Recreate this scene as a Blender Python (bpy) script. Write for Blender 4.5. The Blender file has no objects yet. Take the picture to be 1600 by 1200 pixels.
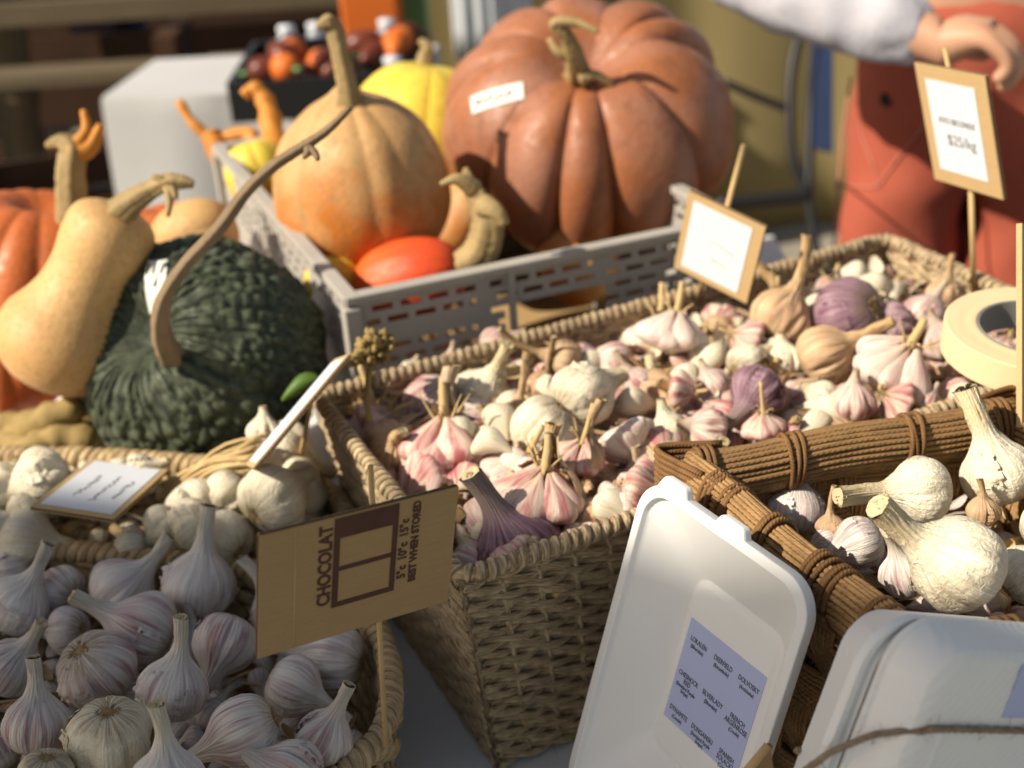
import bpy, math, random
import numpy as np
from mathutils import Vector, Matrix
PI = math.pi; rad = math.radians
scn = bpy.context.scene; COL = scn.collection
# ------------------------------------------------------------------ camera (pitched down, slight roll)
F = 2000.; CZ = .6
_p = rad(28); _r = rad(3.6)
FW = np.array([0, math.cos(_p), -math.sin(_p)]); _up0 = np.array([0, math.sin(_p), math.cos(_p)]); _ri0 = np.array([1., 0, 0])
RI = math.cos(_r)*_ri0-math.sin(_r)*_up0; UP = math.sin(_r)*_ri0+math.cos(_r)*_up0
CAM = np.array([0, 0, CZ])
def ray(x, y): return FW+RI*(x-800)/F-UP*(y-600)/F
def P(x, y, z):
    d = ray(x, y); return CAM+d*((z-CZ)/d[2])
def D(x, y, s): return CAM+ray(x, y)*s
def depth(q): return float((np.asarray(q)-CAM)@FW)
def imgdir(th, tilt):
    th = rad(th); t = rad(tilt)
    return math.cos(t)*(math.cos(th)*RI+math.sin(th)*UP)-math.sin(t)*FW
cam = bpy.data.cameras.new('camera'); co = bpy.data.objects.new('camera', cam); COL.objects.link(co)
cam.sensor_width = 36; cam.lens = 36*F/1600; cam.clip_start = .02; cam.clip_end = 500
co.matrix_world = Matrix(((RI[0], UP[0], -FW[0], 0), (RI[1], UP[1], -FW[1], 0), (RI[2], UP[2], -FW[2], CZ), (0, 0, 0, 1)))
cam.dof.use_dof = True; cam.dof.focus_distance = .665; cam.dof.aperture_fstop = 5.9
scn.camera = co
# ------------------------------------------------------------------ mesh helpers
class MB:
    def __init__(s): s.v = []; s.f = []; s.a = []; s.n = 0; s.m = []
    def add(s, v, f, a=None, mi=0):
        v = np.asarray(v, float).reshape(-1, 3); k = len(v)
        s.v.append(v); s.f += [tuple(i+s.n for i in q) for q in f]; s.m += [mi]*len(f)
        s.a.append(np.asarray(a, float) if a is not None else np.zeros((k, 3))); s.n += k; return s
    def box(s, c, d, X=(1, 0, 0), Y=(0, 1, 0), Z=(0, 0, 1), mi=0):
        X, Y, Z, c = map(lambda q: np.asarray(q, float), (X, Y, Z, c)); v = []
        for k in range(8):
            v.append(c+X*d[0]*((k & 1)-.5)+Y*d[1]*((k >> 1 & 1)-.5)+Z*d[2]*((k >> 2 & 1)-.5))
        return s.add(v, [(0, 2, 3, 1), (4, 5, 7, 6), (0, 1, 5, 4), (2, 6, 7, 3), (0, 4, 6, 2), (1, 3, 7, 5)], None, mi)
    def tube(s, path, r, n=8, ell=(1., 1.), ref=None, cap=True, closed=False, rnd=0., mi=0, twist=0.):
        p = np.asarray(path, float); N = len(p)
        r = np.full(N, r) if np.isscalar(r) else np.asarray(r, float)
        t = np.gradient(p, axis=0)
        if closed: t = np.roll(p, -1, 0)-np.roll(p, 1, 0)
        t /= np.linalg.norm(t, axis=1)[:, None]+1e-12
        if ref is not None:
            ref = np.asarray(ref, float); ref = np.tile(ref, (N, 1)) if ref.ndim == 1 else ref
            a = ref-(ref*t).sum(1)[:, None]*t; a /= np.linalg.norm(a, axis=1)[:, None]+1e-12
        else:
            a = np.zeros((N, 3)); x = np.array([0, 0, 1.]) if abs(t[0][2]) < .9 else np.array([1., 0, 0])
            for i in range(N):
                x = x-(x@t[i])*t[i]; x /= np.linalg.norm(x)+1e-12; a[i] = x
        b = np.cross(t, a); L = np.concatenate([[0], np.cumsum(np.linalg.norm(np.diff(p, axis=0), axis=1))])
        ang = np.linspace(0, 2*PI, n, endpoint=False)
        A = ang[None, :]+twist*L[:, None]
        V = p[:, None]+(a[:, None]*np.cos(A)[..., None]*ell[0]+b[:, None]*np.sin(A)[..., None]*ell[1])*r[:, None, None]
        at = np.zeros((N, n, 3)); at[..., 0] = L[:, None]; at[..., 1] = ang/(2*PI); at[..., 2] = rnd
        f = []
        for i in range(N if closed else N-1):
            j = (i+1) % N
            for k in range(n):
                l = (k+1) % n; f.append((i*n+k, i*n+l, j*n+l, j*n+k))
        if cap and not closed: f += [tuple(range(n))[::-1], tuple(range((N-1)*n, N*n))]
        return s.add(V.reshape(-1, 3), f, at.reshape(-1, 3), mi)
    def build(s, name, mat, parent=None, smooth=True):
        me = bpy.data.meshes.new(name)
        me.from_pydata(np.concatenate(s.v).tolist(), [], s.f)
        at = me.attributes.new('st', 'FLOAT_VECTOR', 'POINT'); at.data.foreach_set('vector', np.concatenate(s.a).ravel())
        for m in (mat if isinstance(mat, (list, tuple)) else [mat]): me.materials.append(m)
        if any(s.m): me.polygons.foreach_set('material_index', s.m)
        if smooth: me.polygons.foreach_set('use_smooth', [True]*len(me.polygons))
        me.update(); o = bpy.data.objects.new(name, me); COL.objects.link(o)
        if parent: o.parent = parent
        return o
def smooth_flat(o, ang=40):
    bpy.context.view_layer.objects.active = o
    me = o.data
    try: me.set_sharp_from_angle(angle=rad(ang))
    except Exception: pass
def bevel(o, w, seg=2, ang=40):
    m = o.modifiers.new('bevel', 'BEVEL'); m.width = w; m.segments = seg; m.limit_method = 'ANGLE'; m.angle_limit = rad(ang); return o
def tag(o, label, cat, group=None, kind=None):
    if label: o['label'] = label
    if cat: o['category'] = cat
    if group: o['group'] = group
    if kind: o['kind'] = kind
    return o
def empty(name, loc=(0, 0, 0), X=None, Y=None, Z=None):
    o = bpy.data.objects.new(name, None); COL.objects.link(o); o.empty_display_size = .02
    if X is not None: o.matrix_world = frame(loc, X, Y, Z)
    else: o.location = loc
    return o
def frame(o, X, Y, Z, s=1.):
    return Matrix(((X[0]*s, Y[0]*s, Z[0]*s, o[0]), (X[1]*s, Y[1]*s, Z[1]*s, o[1]), (X[2]*s, Y[2]*s, Z[2]*s, o[2]), (0, 0, 0, 1)))
def nrm(v): v = np.asarray(v, float); return v/np.linalg.norm(v)
def zframe(o, Z, s=1., spin=0.):
    Z = nrm(Z); h = np.array([0, 0, 1.]) if abs(Z[2]) < .9 else np.array([0, 1., 0])
    X = nrm(np.cross(h, Z)); Y = np.cross(Z, X); c, q = math.cos(spin), math.sin(spin)
    return frame(o, X*c+Y*q, -X*q+Y*c, Z, s)
def cr(pts, n):  # Catmull-Rom through points
    p = np.asarray(pts, float); p = np.vstack([2*p[0]-p[1], p, 2*p[-1]-p[-2]]); out = []
    m = len(p)-3
    for t in np.linspace(0, m-1e-9, n):
        i = int(t); u = t-i; a, b, c, d = p[i:i+4]
        out.append(.5*((2*b)+(-a+c)*u+(2*a-5*b+4*c-d)*u*u+(-a+3*b-3*c+d)*u**3))
    return np.array(out)
def crc(pts, n):  # closed
    p = np.asarray(pts, float); m = len(p); out = []
    for t in np.linspace(0, m, n, endpoint=False):
        i = int(t); u = t-i; a, b, c, d = p[(i-1) % m], p[i], p[(i+1) % m], p[(i+2) % m]
        out.append(.5*((2*b)+(-a+c)*u+(2*a-5*b+4*c-d)*u*u+(-a+3*b-3*c+d)*u**3))
    return np.array(out)
# ------------------------------------------------------------------ materials
def newmat(name):
    m = bpy.data.materials.new(name); m.use_nodes = True; nt = m.node_tree
    return m, nt, nt.nodes['Principled BSDF']
class N:
    def __init__(s, nt): s.nt = nt
    def __call__(s, typ, ins=None, **kw):
        n = s.nt.nodes.new(typ)
        for k, v in kw.items(): setattr(n, k, v)
        for k, v in (ins or {}).items():
            i = n.inputs[k]
            if hasattr(v, 'is_linked') or hasattr(v, 'links'): s.nt.links.new(v, i)
            else: i.default_value = v
        return n
    def link(s, a, b): s.nt.links.new(a, b)
    def ramp(s, fac, stops):
        r = s.nt.nodes.new('ShaderNodeValToRGB'); s.nt.links.new(fac, r.inputs[0]); e = r.color_ramp.elements
        while len(e) < len(stops): e.new(.5)
        for k, (p_, c) in enumerate(stops):
            e[k].position = p_; e[k].color = (c, c, c, 1) if np.isscalar(c) else (*c, 1)
        return r.outputs[0]
    def mix(s, f, a, b, bt='MIX'):
        n = s.nt.nodes.new('ShaderNodeMix'); n.data_type = 'RGBA'; n.blend_type = bt
        for i, v in ((0, f), (6, a), (7, b)):
            if hasattr(v, 'links'): s.nt.links.new(v, n.inputs[i])
            else: n.inputs[i].default_value = v if i == 0 else (*v, 1) if len(v) == 3 else v
        return n.outputs[2]
    def math(s, op, a, b=0., c=0.):
        n = s.nt.nodes.new('ShaderNodeMath'); n.operation = op
        for i, v in enumerate((a, b, c)):
            if hasattr(v, 'links'): s.nt.links.new(v, n.inputs[i])
            else: n.inputs[i].default_value = v
        return n.outputs[0]
def simple(name, col, rough=.6, noise=.15, scale=40., bump=.2, bscale=200., bdist=.0005, spec=.3, metal=0.):
    m, nt, b = newmat(name); n = N(nt); tc = n('ShaderNodeTexCoord')
    nz = n('ShaderNodeTexNoise', {'Vector': tc.outputs['Object'], 'Scale': scale, 'Detail': 4.})
    c = n.mix(nz.outputs[0], [x*(1-noise) for x in col], [min(1, x*(1+noise)) for x in col])
    n.link(c, b.inputs['Base Color']); b.inputs['Roughness'].default_value = rough; b.inputs['Metallic'].default_value = metal
    b.inputs['Specular IOR Level'].default_value = spec
    if bump:
        n2 = n('ShaderNodeTexNoise', {'Vector': tc.outputs['Object'], 'Scale': bscale, 'Detail': 3.})
        bp = n('ShaderNodeBump', {'Height': n2.outputs[0], 'Strength': bump, 'Distance': bdist}); n.link(bp.outputs[0], b.inputs['Normal'])
    return m
def garlic_mat(name, base, streak, amt, neck=(.50, .40, .27), stain=(.42, .30, .16), stainamt=.25, fine=(.8, .78, .72), blotch=0., crk=.6, patch=0.):
    m, nt, b = newmat(name); n = N(nt)
    at = n('ShaderNodeAttribute', attribute_name='st'); oi = n('ShaderNodeObjectInfo')
    w = n.math('MULTIPLY', oi.outputs['Random'], 37.)
    def nz(sx, sz, sc, det, dist=0.):
        mp = n('ShaderNodeMapping', {'Vector': at.outputs['Vector'], 'Scale': (sx, sx, sz)})
        t = n('ShaderNodeTexNoise', {'Vector': mp.outputs[0], 'W': w, 'Scale': sc, 'Detail': det, 'Distortion': dist}, noise_dimensions='4D'); return t.outputs[0]
    big = nz(1., 1.2, 1.6, 2.); st = nz(6., 1.1, 1.5, 4., .3); fn = nz(26., 1.2, 1.6, 3.)
    s1 = n.ramp(st, [(.42, 0.), (.62, 1.)]); b1 = n.ramp(big, [(.36, 0.2), (.58, 1.)])
    sm = n.math('MULTIPLY', n.math('MULTIPLY', s1, b1), amt)
    sep = n('ShaderNodeSeparateXYZ', {'Vector': at.outputs['Vector']}); v = sep.outputs[2]
    band = n.ramp(v, [(.02, .2), (.2, 1.), (.5, .9), (.72, .15)])
    sm = n.math('MULTIPLY', sm, band)
    if patch: sm = n.math('MAXIMUM', n.math('MULTIPLY', sm, .45), n.math('MULTIPLY', n.ramp(nz(1.3, 1.6, 1.5, 3., .5), [(.42, 0.), (.64, 1.)]), patch))
    c = n.mix(n.ramp(fn, [(.35, 0.), (.7, 1.)]), [x*.80 for x in base], fine if blotch < .5 else base)
    c = n.mix(n.ramp(fn, [(.3, .5), (.6, 0.)]), c, base)
    c = n.mix(sm, c, streak)
    fl = n.ramp(fn, [(.52, 0.), (.58, 1.)]); c = n.mix(n.math('MULTIPLY', n.math('MULTIPLY', fl, s1), amt*.5), c, [x*.7 for x in streak])
    sn = n.ramp(nz(2.2, 2.5, 2.4, 5., .6), [(.54, 0.), (.74, 1.)]); c = n.mix(n.math('MULTIPLY', sn, stainamt), c, stain)
    c = n.mix(n.math('MULTIPLY', n.ramp(v, [(.0, .9), (.10, 0.)]), n.ramp(nz(3., 3., 3., 4.), [(.4, .2), (.6, 1.)])), c, [x*.6 for x in stain])
    sp = n.ramp(nz(30., 30., 2., 3.), [(.70, 0.), (.76, .8)]); c = n.mix(n.math('MULTIPLY', sp, .6), c, [x*.5 for x in stain])
    c = n.mix(n.math('MULTIPLY', n.ramp(v, [(.6, 0.), (.86, 1.)]), .75), c, neck)
    hue = n('ShaderNodeHueSaturation', {'Color': c, 'Value': n.math('MULTIPLY_ADD', oi.outputs['Random'], .22, .88)}); n.link(hue.outputs[0], b.inputs['Base Color'])
    b.inputs['Roughness'].default_value = .42; b.inputs['Specular IOR Level'].default_value = .35
    b.inputs['Subsurface Weight'].default_value = .12; b.inputs['Subsurface Radius'].default_value = (.006, .004, .0025); b.inputs['Subsurface Scale'].default_value = .6
    tc = n('ShaderNodeTexCoord')
    wr = n('ShaderNodeTexNoise', {'Vector': tc.outputs['Object'], 'Scale': 5., 'Detail': 7., 'Distortion': 1.6})
    h = n.math('ADD', n.math('MULTIPLY', nz(16., .9, 2., 3.), 1.), n.math('MULTIPLY', wr.outputs[0], crk))
    bp = n('ShaderNodeBump', {'Height': h, 'Strength': .6, 'Distance': .0016}); n.link(bp.outputs[0], b.inputs['Normal'])
    return m
M = {}
M['g_white'] = garlic_mat('garlic_skin_violet_white', (.78, .72, .65), (.38, .20, .25), .65, neck=(.64, .57, .45))
M['g_streak'] = garlic_mat('garlic_skin_streaked', (.70, .62, .56), (.30, .11, .15), .85, neck=(.60, .52, .40))
M['g_cream'] = garlic_mat('garlic_skin_cream', (.74, .66, .48), (.60, .45, .26), .35, neck=(.62, .48, .27), fine=(.86, .80, .66), stainamt=.55, crk=1.8)
M['g_purple'] = garlic_mat('garlic_skin_purple', (.36, .21, .25), (.15, .03, .08), 1.0, neck=(.40, .33, .25), stainamt=.15, fine=(.60, .48, .46))
M['g_deep'] = garlic_mat('garlic_skin_deep_purple', (.24, .12, .16), (.085, .012, .04), 1.0, neck=(.30, .25, .20), stainamt=.1, fine=(.44, .31, .35))
M['g_clove'] = garlic_mat('clove_skin_rosy', (.78, .60, .46), (.42, .055, .09), .8, neck=(.60, .40, .24), fine=(.90, .78, .66), patch=.85)
M['g_clovew'] = garlic_mat('clove_skin_white', (.84, .73, .60), (.48, .13, .17), .7, neck=(.60, .44, .28), fine=(.92, .84, .74), patch=.5)
M['g_pink'] = garlic_mat('garlic_skin_pink', (.62, .36, .28), (.38, .045, .08), 1., neck=(.55, .38, .22))
M['g_tan'] = garlic_mat('garlic_husk_tan', (.54, .36, .20), (.40, .17, .10), .6, neck=(.44, .28, .12), fine=(.68, .50, .31), stainamt=.5)
M['g_pinkwhite'] = garlic_mat('garlic_skin_pink_white', (.66, .50, .40), (.36, .055, .10), 1., neck=(.58, .43, .26), fine=(.85, .76, .68))
M['roots'] = simple('garlic_root_fibre', (.30, .20, .09), .9, .4, 60)
M['cut'] = simple('stalk_cut_end', (.55, .45, .28), .9, .4, 90, .5, 400)
M['straw'] = simple('dry_stalk_straw', (.50, .36, .17), .7, .35, 50, .4, 300)
M['seedhead'] = simple('dry_seed_head', (.27, .19, .07), .8, .5, 60, .5, 200, .001)
def rope_mat(name, col, dark, rep=300., kk=1., bd=.0008, var=.3):
    m, nt, b = newmat(name); n = N(nt); at = n('ShaderNodeAttribute', attribute_name='st')
    sep = n('ShaderNodeSeparateXYZ', {'Vector': at.outputs['Vector']})
    ph = n.math('ADD', n.math('MULTIPLY', sep.outputs[0], rep), n.math('MULTIPLY', sep.outputs[1], kk*2*PI))
    sn = n.math('SINE', ph)
    mp = n('ShaderNodeMapping', {'Vector': at.outputs['Vector'], 'Scale': (130., 7., 9.)})
    nz = n('ShaderNodeTexNoise', {'Vector': mp.outputs[0], 'Scale': 1., 'Detail': 4.})
    tc = n('ShaderNodeTexCoord'); n3 = n('ShaderNodeTexNoise', {'Vector': tc.outputs['Object'], 'Scale': 14., 'Detail': 3.})
    c = n.mix(n.ramp(nz.outputs[0], [(.35, 0.), (.62, 1.)]), dark, col); c = n.mix(n.ramp(sep.outputs[2], [(0., 0.), (1., .35)]), c, [x*.62 for x in col])
    c = n.mix(n.math('MULTIPLY', n.ramp(n3.outputs[0], [(.35, 0.), (.7, 1.)]), var), c, [x*.55 for x in col])
    n.link(c, b.inputs['Base Color']); b.inputs['Roughness'].default_value = .7; b.inputs['Specular IOR Level'].default_value = .25
    h = n.math('ADD', n.math('ABSOLUTE', sn), n.math('MULTIPLY', nz.outputs[0], 1.6))
    bp = n('ShaderNodeBump', {'Height': h, 'Strength': .8, 'Distance': bd}); n.link(bp.outputs[0], b.inputs['Normal'])
    return m
M['seagrass'] = rope_mat('seagrass_rope', (.58, .45, .28), (.20, .13, .065), 350., 1.)
M['husk_rope'] = rope_mat('corn_husk_rope', (.55, .41, .23), (.27, .18, .085), 130., 1.)
M['cord'] = rope_mat('brown_paper_cord', (.42, .25, .105), (.22, .12, .05), 900., 1., .0004)
M['cordwrap'] = rope_mat('brown_wrap_cord', (.22, .115, .042), (.13, .065, .025), 1500., 1., .0003)
M['twine'] = rope_mat('jute_twine', (.42, .32, .22), (.24, .17, .11), 900., 1., .0005)
def card_mat(name, col=(.40, .265, .125)):
    m, nt, b = newmat(name); n = N(nt); tc = n('ShaderNodeTexCoord')
    mp = n('ShaderNodeMapping', {'Vector': tc.outputs['Object'], 'Scale': (1., 14., 1.)})
    a = n('ShaderNodeTexNoise', {'Vector': mp.outputs[0], 'Scale': 60., 'Detail': 4.}); d = n('ShaderNodeTexNoise', {'Vector': tc.outputs['Object'], 'Scale': 25., 'Detail': 3.})
    s = n('ShaderNodeTexNoise', {'Vector': tc.outputs['Object'], 'Scale': 700., 'Detail': 2.})
    c = n.mix(a.outputs[0], [x*.82 for x in col], [x*1.15 for x in col]); c = n.mix(n.math('MULTIPLY', d.outputs[0], .4), c, [x*.75 for x in col])
    c = n.mix(n.ramp(s.outputs[0], [(.66, 0.), (.72, .5)]), c, [x*.5 for x in col])
    n.link(c, b.inputs['Base Color']); b.inputs['Roughness'].default_value = .85; b.inputs['Specular IOR Level'].default_value = .15
    wv = n('ShaderNodeTexWave', {'Vector': tc.outputs['Object'], 'Scale': 55., 'Distortion': .3}, bands_direction='Y')
    bp = n('ShaderNodeBump', {'Height': wv.outputs[0], 'Strength': .12, 'Distance': .0003}); n.link(bp.outputs[0], b.inputs['Normal']); return m
M['card'] = card_mat('brown_cardboard'); M['cardlight'] = card_mat('light_cardboard', (.52, .36, .18)); M['cardedge'] = card_mat('cardboard_edge', (.13, .08, .05))
M['paper'] = simple('white_paper', (.66, .69, .74), .7, .03, 20, 0)
M['ink'] = simple('grey_ink', (.10, .11, .12), .6, .1, 20, 0); M['brownink'] = simple('brown_print', (.085, .035, .022), .7, .3, 120, 0)
M['lilac'] = simple('lilac_label_paper', (.47, .51, .76), .6, .04, 30, .1, 500, .0001)
M['pulp'] = simple('white_moulded_fibre', (.83, .82, .80), .55, .04, 12, .25, 700, .0002)
M['wood'] = simple('bamboo_stick', (.50, .34, .15), .6, .2, 80, .1)
M['cloth'] = simple('white_tablecloth', (.66, .65, .64), .8, .06, 6, .3, 30, .002)
M['crate'] = simple('grey_crate_plastic', (.37, .345, .31), .5, .18, 25, .1)
M['tape'] = simple('masking_tape', (.68, .53, .32), .6, .06, 30, .1); M['tapecore'] = simple('tape_core_card', (.20, .20, .19), .7, .1, 30, 0); M['greenink'] = simple('green_print', (.05, .22, .15), .7, .1, 20, 0)
# ------------------------------------------------------------------ garlic
PROF = [(0, -.66), (.16, -.70), (.38, -.71), (.68, -.58), (.90, -.32), (1., -.02), (.96, .26), (.80, .52), (.57, .74), (.38, .94), (.27, 1.16), (.215, 1.42)]
def bulb_shell(seed, stem=.8, sr=.2, bend=.25, lobes=9, groove=.13, squash=1., nphi=84, phis=None, wr=.014, fat=1.):
    rg = random.Random(seed); ph = np.linspace(0, 2*PI, nphi, endpoint=False)
    prof = [(a*(fat if .3 < b < 1. else 1), b*squash) for a, b in PROF]
    prof = [(a if a < .215+1e-9 or b < .9 else a*sr/.215*.5+a*.5, b) for a, b in prof]
    prof[-1] = (sr, prof[-1][1])
    z0 = prof[-1][1]; prof += [(sr*.95, z0+stem*.5), (sr*1.0, z0+stem*.92), (sr*1.06, z0+stem)]
    c = cr(prof, 58); L = np.concatenate([[0], np.cumsum(np.hypot(*np.diff(c, axis=0).T))]); v = np.clip(c[:, 1]+.7, 0, None)/(z0+.7)*.8
    v = np.minimum(v, 1.2)
    gs = np.sort((np.arange(lobes)+np.array([rg.uniform(-.33, .33) for _ in range(lobes)]))*2*PI/lobes); depthg = [groove*rg.choice((.35, .7, 1., 1.3)) for _ in gs]
    fr = [(rg.randint(12, 46), rg.uniform(0, 6.28), rg.uniform(.3, 1)) for _ in range(9)]
    big = [(rg.choice((1, 2, 3)), rg.uniform(0, 6.28), rg.uniform(.02, .06)) for _ in range(3)]
    bd = rg.uniform(0, 6.28); tw = rg.uniform(-.25, .25)
    V = []; A = []
    for i, (r, z) in enumerate(c):
        w = math.exp(-((z-.02)/.52)**2); nw = 1/(1+math.exp(-(z-.62)*7))
        s = np.ones(nphi)
        pz = ph+tw*max(z, 0)
        for g, dg in zip(gs, depthg):
            dd = (pz-g+PI) % (2*PI)-PI; s -= dg*w*np.exp(-np.abs(dd/.17)**1.35)
        for k, p_, a in big: s += a*np.cos(k*ph+p_)*w
        for k, p_, a in fr: s += wr*a*np.cos(k*pz+p_+2*math.sin(z*2.2+p_))*(.35+1.9*nw*(1 if z < z0+.2 else 1.6))
        R = r*s; zz = z+.045*math.sin(3*z)*0; t = max(0, z-.75); off = bend*t*t*.5
        V.append(np.stack([R*np.cos(ph)+off*math.cos(bd), R*np.sin(ph)+off*math.sin(bd), np.full(nphi, zz-off*off*.18)], 1))
        A.append(np.stack([np.cos(ph), np.sin(ph), np.full(nphi, v[i])], 1))
    f = []
    m = len(c)
    for i in range(m-1):
        for k in range(nphi):
            l = (k+1) % nphi
            if phis and not (phis[0] <= ph[k] <= phis[1]+.18*math.sin(i*.9+seed)) and z0+.1 > c[i][1]: continue
            f.append((i*nphi+k, i*nphi+l, (i+1)*nphi+l, (i+1)*nphi+k))
    V = np.array(V); top = V[-1].mean(0); tdir = nrm(V[-1].mean(0)-V[-5].mean(0))
    return V.reshape(-1, 3), f, np.array(A).reshape(-1, 3), top, tdir, sr*1.06
def mesh_of(mb, name, mat):
    o = mb.build(name, mat); me = o.data; bpy.data.objects.remove(o); return me
def bulb_kit(seed, mat, **kw):
    """garlic bulb = skin mesh with two parts: root_tuft and stalk_end"""
    rg = random.Random(seed+99); V, f, A, top, td, sr = bulb_shell(seed, **kw)
    m = MB(); m.add(V, f, A); me = mesh_of(m, 'garlic_bulb', mat)
    m = MB(); zb = -.66*kw.get('squash', 1.)
    for k in range(46):
        a = rg.uniform(0, 6.28); r0 = rg.uniform(0, .22); L = rg.uniform(.08, .24); a2 = a+rg.uniform(-.9, .9)
        p0 = np.array([r0*math.cos(a), r0*math.sin(a), zb]); p2 = p0+np.array([math.cos(a2)*L*.8, math.sin(a2)*L*.8, -L*rg.uniform(.1, .6)])
        m.tube(cr([p0, (p0+p2)/2+np.array([rg.uniform(-.04, .04), rg.uniform(-.04, .04), -.05]), p2], 5), np.linspace(.017, .006, 5), 4)
    t = np.linspace(0, 2*PI, 14, endpoint=False)
    m.add([(0, 0, zb-.09)]+[(.24*math.cos(x), .24*math.sin(x), zb-.02) for x in t], [(0, 1+(k+1) % 14, 1+k) for k in range(14)])
    rt = mesh_of(m, 'root_tuft', M['roots'])
    m = MB(); x = nrm(np.cross(td, (.1, 1, .2))); y = np.cross(td, x)
    pts = [top-td*.03]+[top+(x*math.cos(q)+y*math.sin(q))*sr*.97*rg.uniform(.85, 1.)-td*.0+td*rg.uniform(-.02, .05) for q in t]
    m.add(pts, [(0, 1+k, 1+(k+1) % 14) for k in range(14)])
    for k in range(12):
        a = rg.uniform(0, 6.28); r0 = sr*rg.uniform(.1, .85); q = top+(x*math.cos(a)+y*math.sin(a))*r0-td*.05
        m.tube([q, q+td*rg.uniform(.06, .12)], .02, 4)
    se = mesh_of(m, 'stalk_end', M['cut'])
    kids = [('root_tuft', rt), ('stalk_end', se)]
    G = V.reshape(-1, kw.get('nphi', 84), 3); AG = A.reshape(G.shape)
    for q in range(rg.choice((1, 2, 2, 3))):
        m = MB(); p0 = rg.randrange(84); w_ = rg.randint(7, 17); r0 = rg.randint(8, 20); r1 = r0+rg.randint(8, 20); pk = rg.uniform(.05, .17); vs = []; as_ = []
        side = rg.choice((0, 1)); nr_ = r1-r0
        for i in range(nr_+1):
            for j in range(w_+1):
                t = (j/w_ if side else 1-j/w_); jj = (p0+j) % 84; u_ = i/nr_
                lift = .012+pk*t**3*(.6+.4*math.sin(i*1.7+q))+.05*max(0, u_-.75)
                c_ = G[min(57, r0+i)].mean(0); d_ = G[min(57, r0+i), jj]-c_; d_ = d_/(np.linalg.norm(d_)+1e-9); vs.append(G[min(57, r0+i), jj]+d_*lift); as_.append(AG[min(57, r0+i), jj])
        rag = [rg.random() for _ in range(400)]
        f_ = [(i*(w_+1)+j, i*(w_+1)+j+1, (i+1)*(w_+1)+j+1, (i+1)*(w_+1)+j) for i in range(nr_) for j in range(w_) if not ((i in (0, 1, nr_-1, nr_-2) or j in (0, w_-1)) and rag[(i*17+j*5) % 400] < .35) and abs(j-w_/2) < w_/2*(.55+.45*math.sin(PI*(i+.5)/nr_))+1]
        f_ = [q_ for q_ in f_ if True]
        m.add(vs, f_, as_); kids.append(('peeling_skin', mesh_of(m, 'peeling_skin', mat)))
    return me, kids
def clove_geo(m, base, d, out, L, w, seed, rgx=None):
    """one clove: fat crescent from base along d, bulging to out"""
    rg = random.Random(seed); d = nrm(d); out = nrm(out-(out@d)*d); side = np.cross(d, out)
    t = np.linspace(0, 1, 15); r = w*np.array([.08, .32, .56, .76, .90, .98, 1., .97, .90, .78, .62, .45, .29, .15, .05])
    V = []; A = []; n = 22; ph = np.linspace(0, 2*PI, n, endpoint=False)
    for i, q in enumerate(t):
        c = base+d*L*q+out*(w*.75*math.sin(PI*min(1, q*1.05))-.15*w)
        cs = np.cos(ph); sn = np.sin(ph); rr = r[i]*(1+.03*np.cos(7*ph+seed)+.015*np.cos(17*ph))
        flat = np.where(cs < 0, .62, 1.)
        V.append(c+out*(cs*rr*flat)[:, None]+side*(sn*rr*.86)[:, None]); A.append(np.stack([np.cos(ph), np.sin(ph), np.full(n, q*.78)], 1))
    f = [(i*n+k, i*n+(k+1) % n, (i+1)*n+(k+1) % n, (i+1)*n+k) for i in range(14) for k in range(n)]
    f += [tuple(range(n))[::-1], tuple(range(14*n, 15*n))]
    m.add(np.array(V).reshape(-1, 3), f, np.array(A).reshape(-1, 3)); return m
def cluster_kit(seed, mat, huskmat, n=8, husk=None, stem=1.2, open_=.22, stub=False):
    """a bulb with its cloves bared: clove parts, a stalk, torn husk"""
    rg = random.Random(seed); kids = []
    for k in range(n):
        a = 2*PI*k/n+rg.uniform(-.18, .18); o = np.array([math.cos(a), math.sin(a), 0.]); m = MB()
        d = np.array([-o[0]*(.12)+o[0]*open_*rg.uniform(.5, 1.3), -o[1]*.12+o[1]*open_*rg.uniform(.5, 1.3), 1.])
        clove_geo(m, o*.13+np.array([0, 0, -.60+rg.uniform(-.05, .1)]), d, o, rg.uniform(1.2, 1.42), rg.uniform(.50, .64), seed*31+k)
        kids.append(('clove', mesh_of(m, 'clove', mat)))
    if husk:
        V, f, A, top, td, sr = bulb_shell(seed+5, stem=stem, sr=.16, lobes=n, phis=husk, bend=.3, wr=.03); m = MB(); m.add(V*.97, f, A)
        kids.append(('torn_husk', mesh_of(m, 'torn_husk', huskmat)))
    m = MB(); b = rg.uniform(-.3, .3)
    m.tube(cr([(0, 0, -.5), (0, 0, .5), (b*.2, .05, 1.1), (b, .1, 1.1+stem)], 14), np.linspace(.13, .085, 14), 8)
    for k in range(7):
        a = rg.uniform(0, 6.28); p0 = np.array([.08*math.cos(a), .08*math.sin(a), .5])
        m.tube(cr([p0, p0+np.array([math.cos(a)*.22, math.sin(a)*.22, .35]), p0+np.array([math.cos(a)*.5, math.sin(a)*.5, rg.uniform(.3, .9)])], 7), np.linspace(.05, .012, 7), 5, ell=(1., .25))
    kids.append(('stalk', mesh_of(m, 'stalk', M['straw'])))
    m = MB()
    for k in range(34):
        a = rg.uniform(0, 6.28); r0 = rg.uniform(0, .3); L = rg.uniform(.06, .2); p0 = np.array([r0*math.cos(a), r0*math.sin(a), -.62])
        m.tube([p0, p0+np.array([math.cos(a)*L, math.sin(a)*L, -L*.6])], .013, 4)
    kids.append(('root_tuft', mesh_of(m, 'root_tuft', M['roots'])))
    return None, kids
KITS = {}
def kit(key, fn):
    if key not in KITS: KITS[key] = fn()
    return KITS[key]
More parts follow.
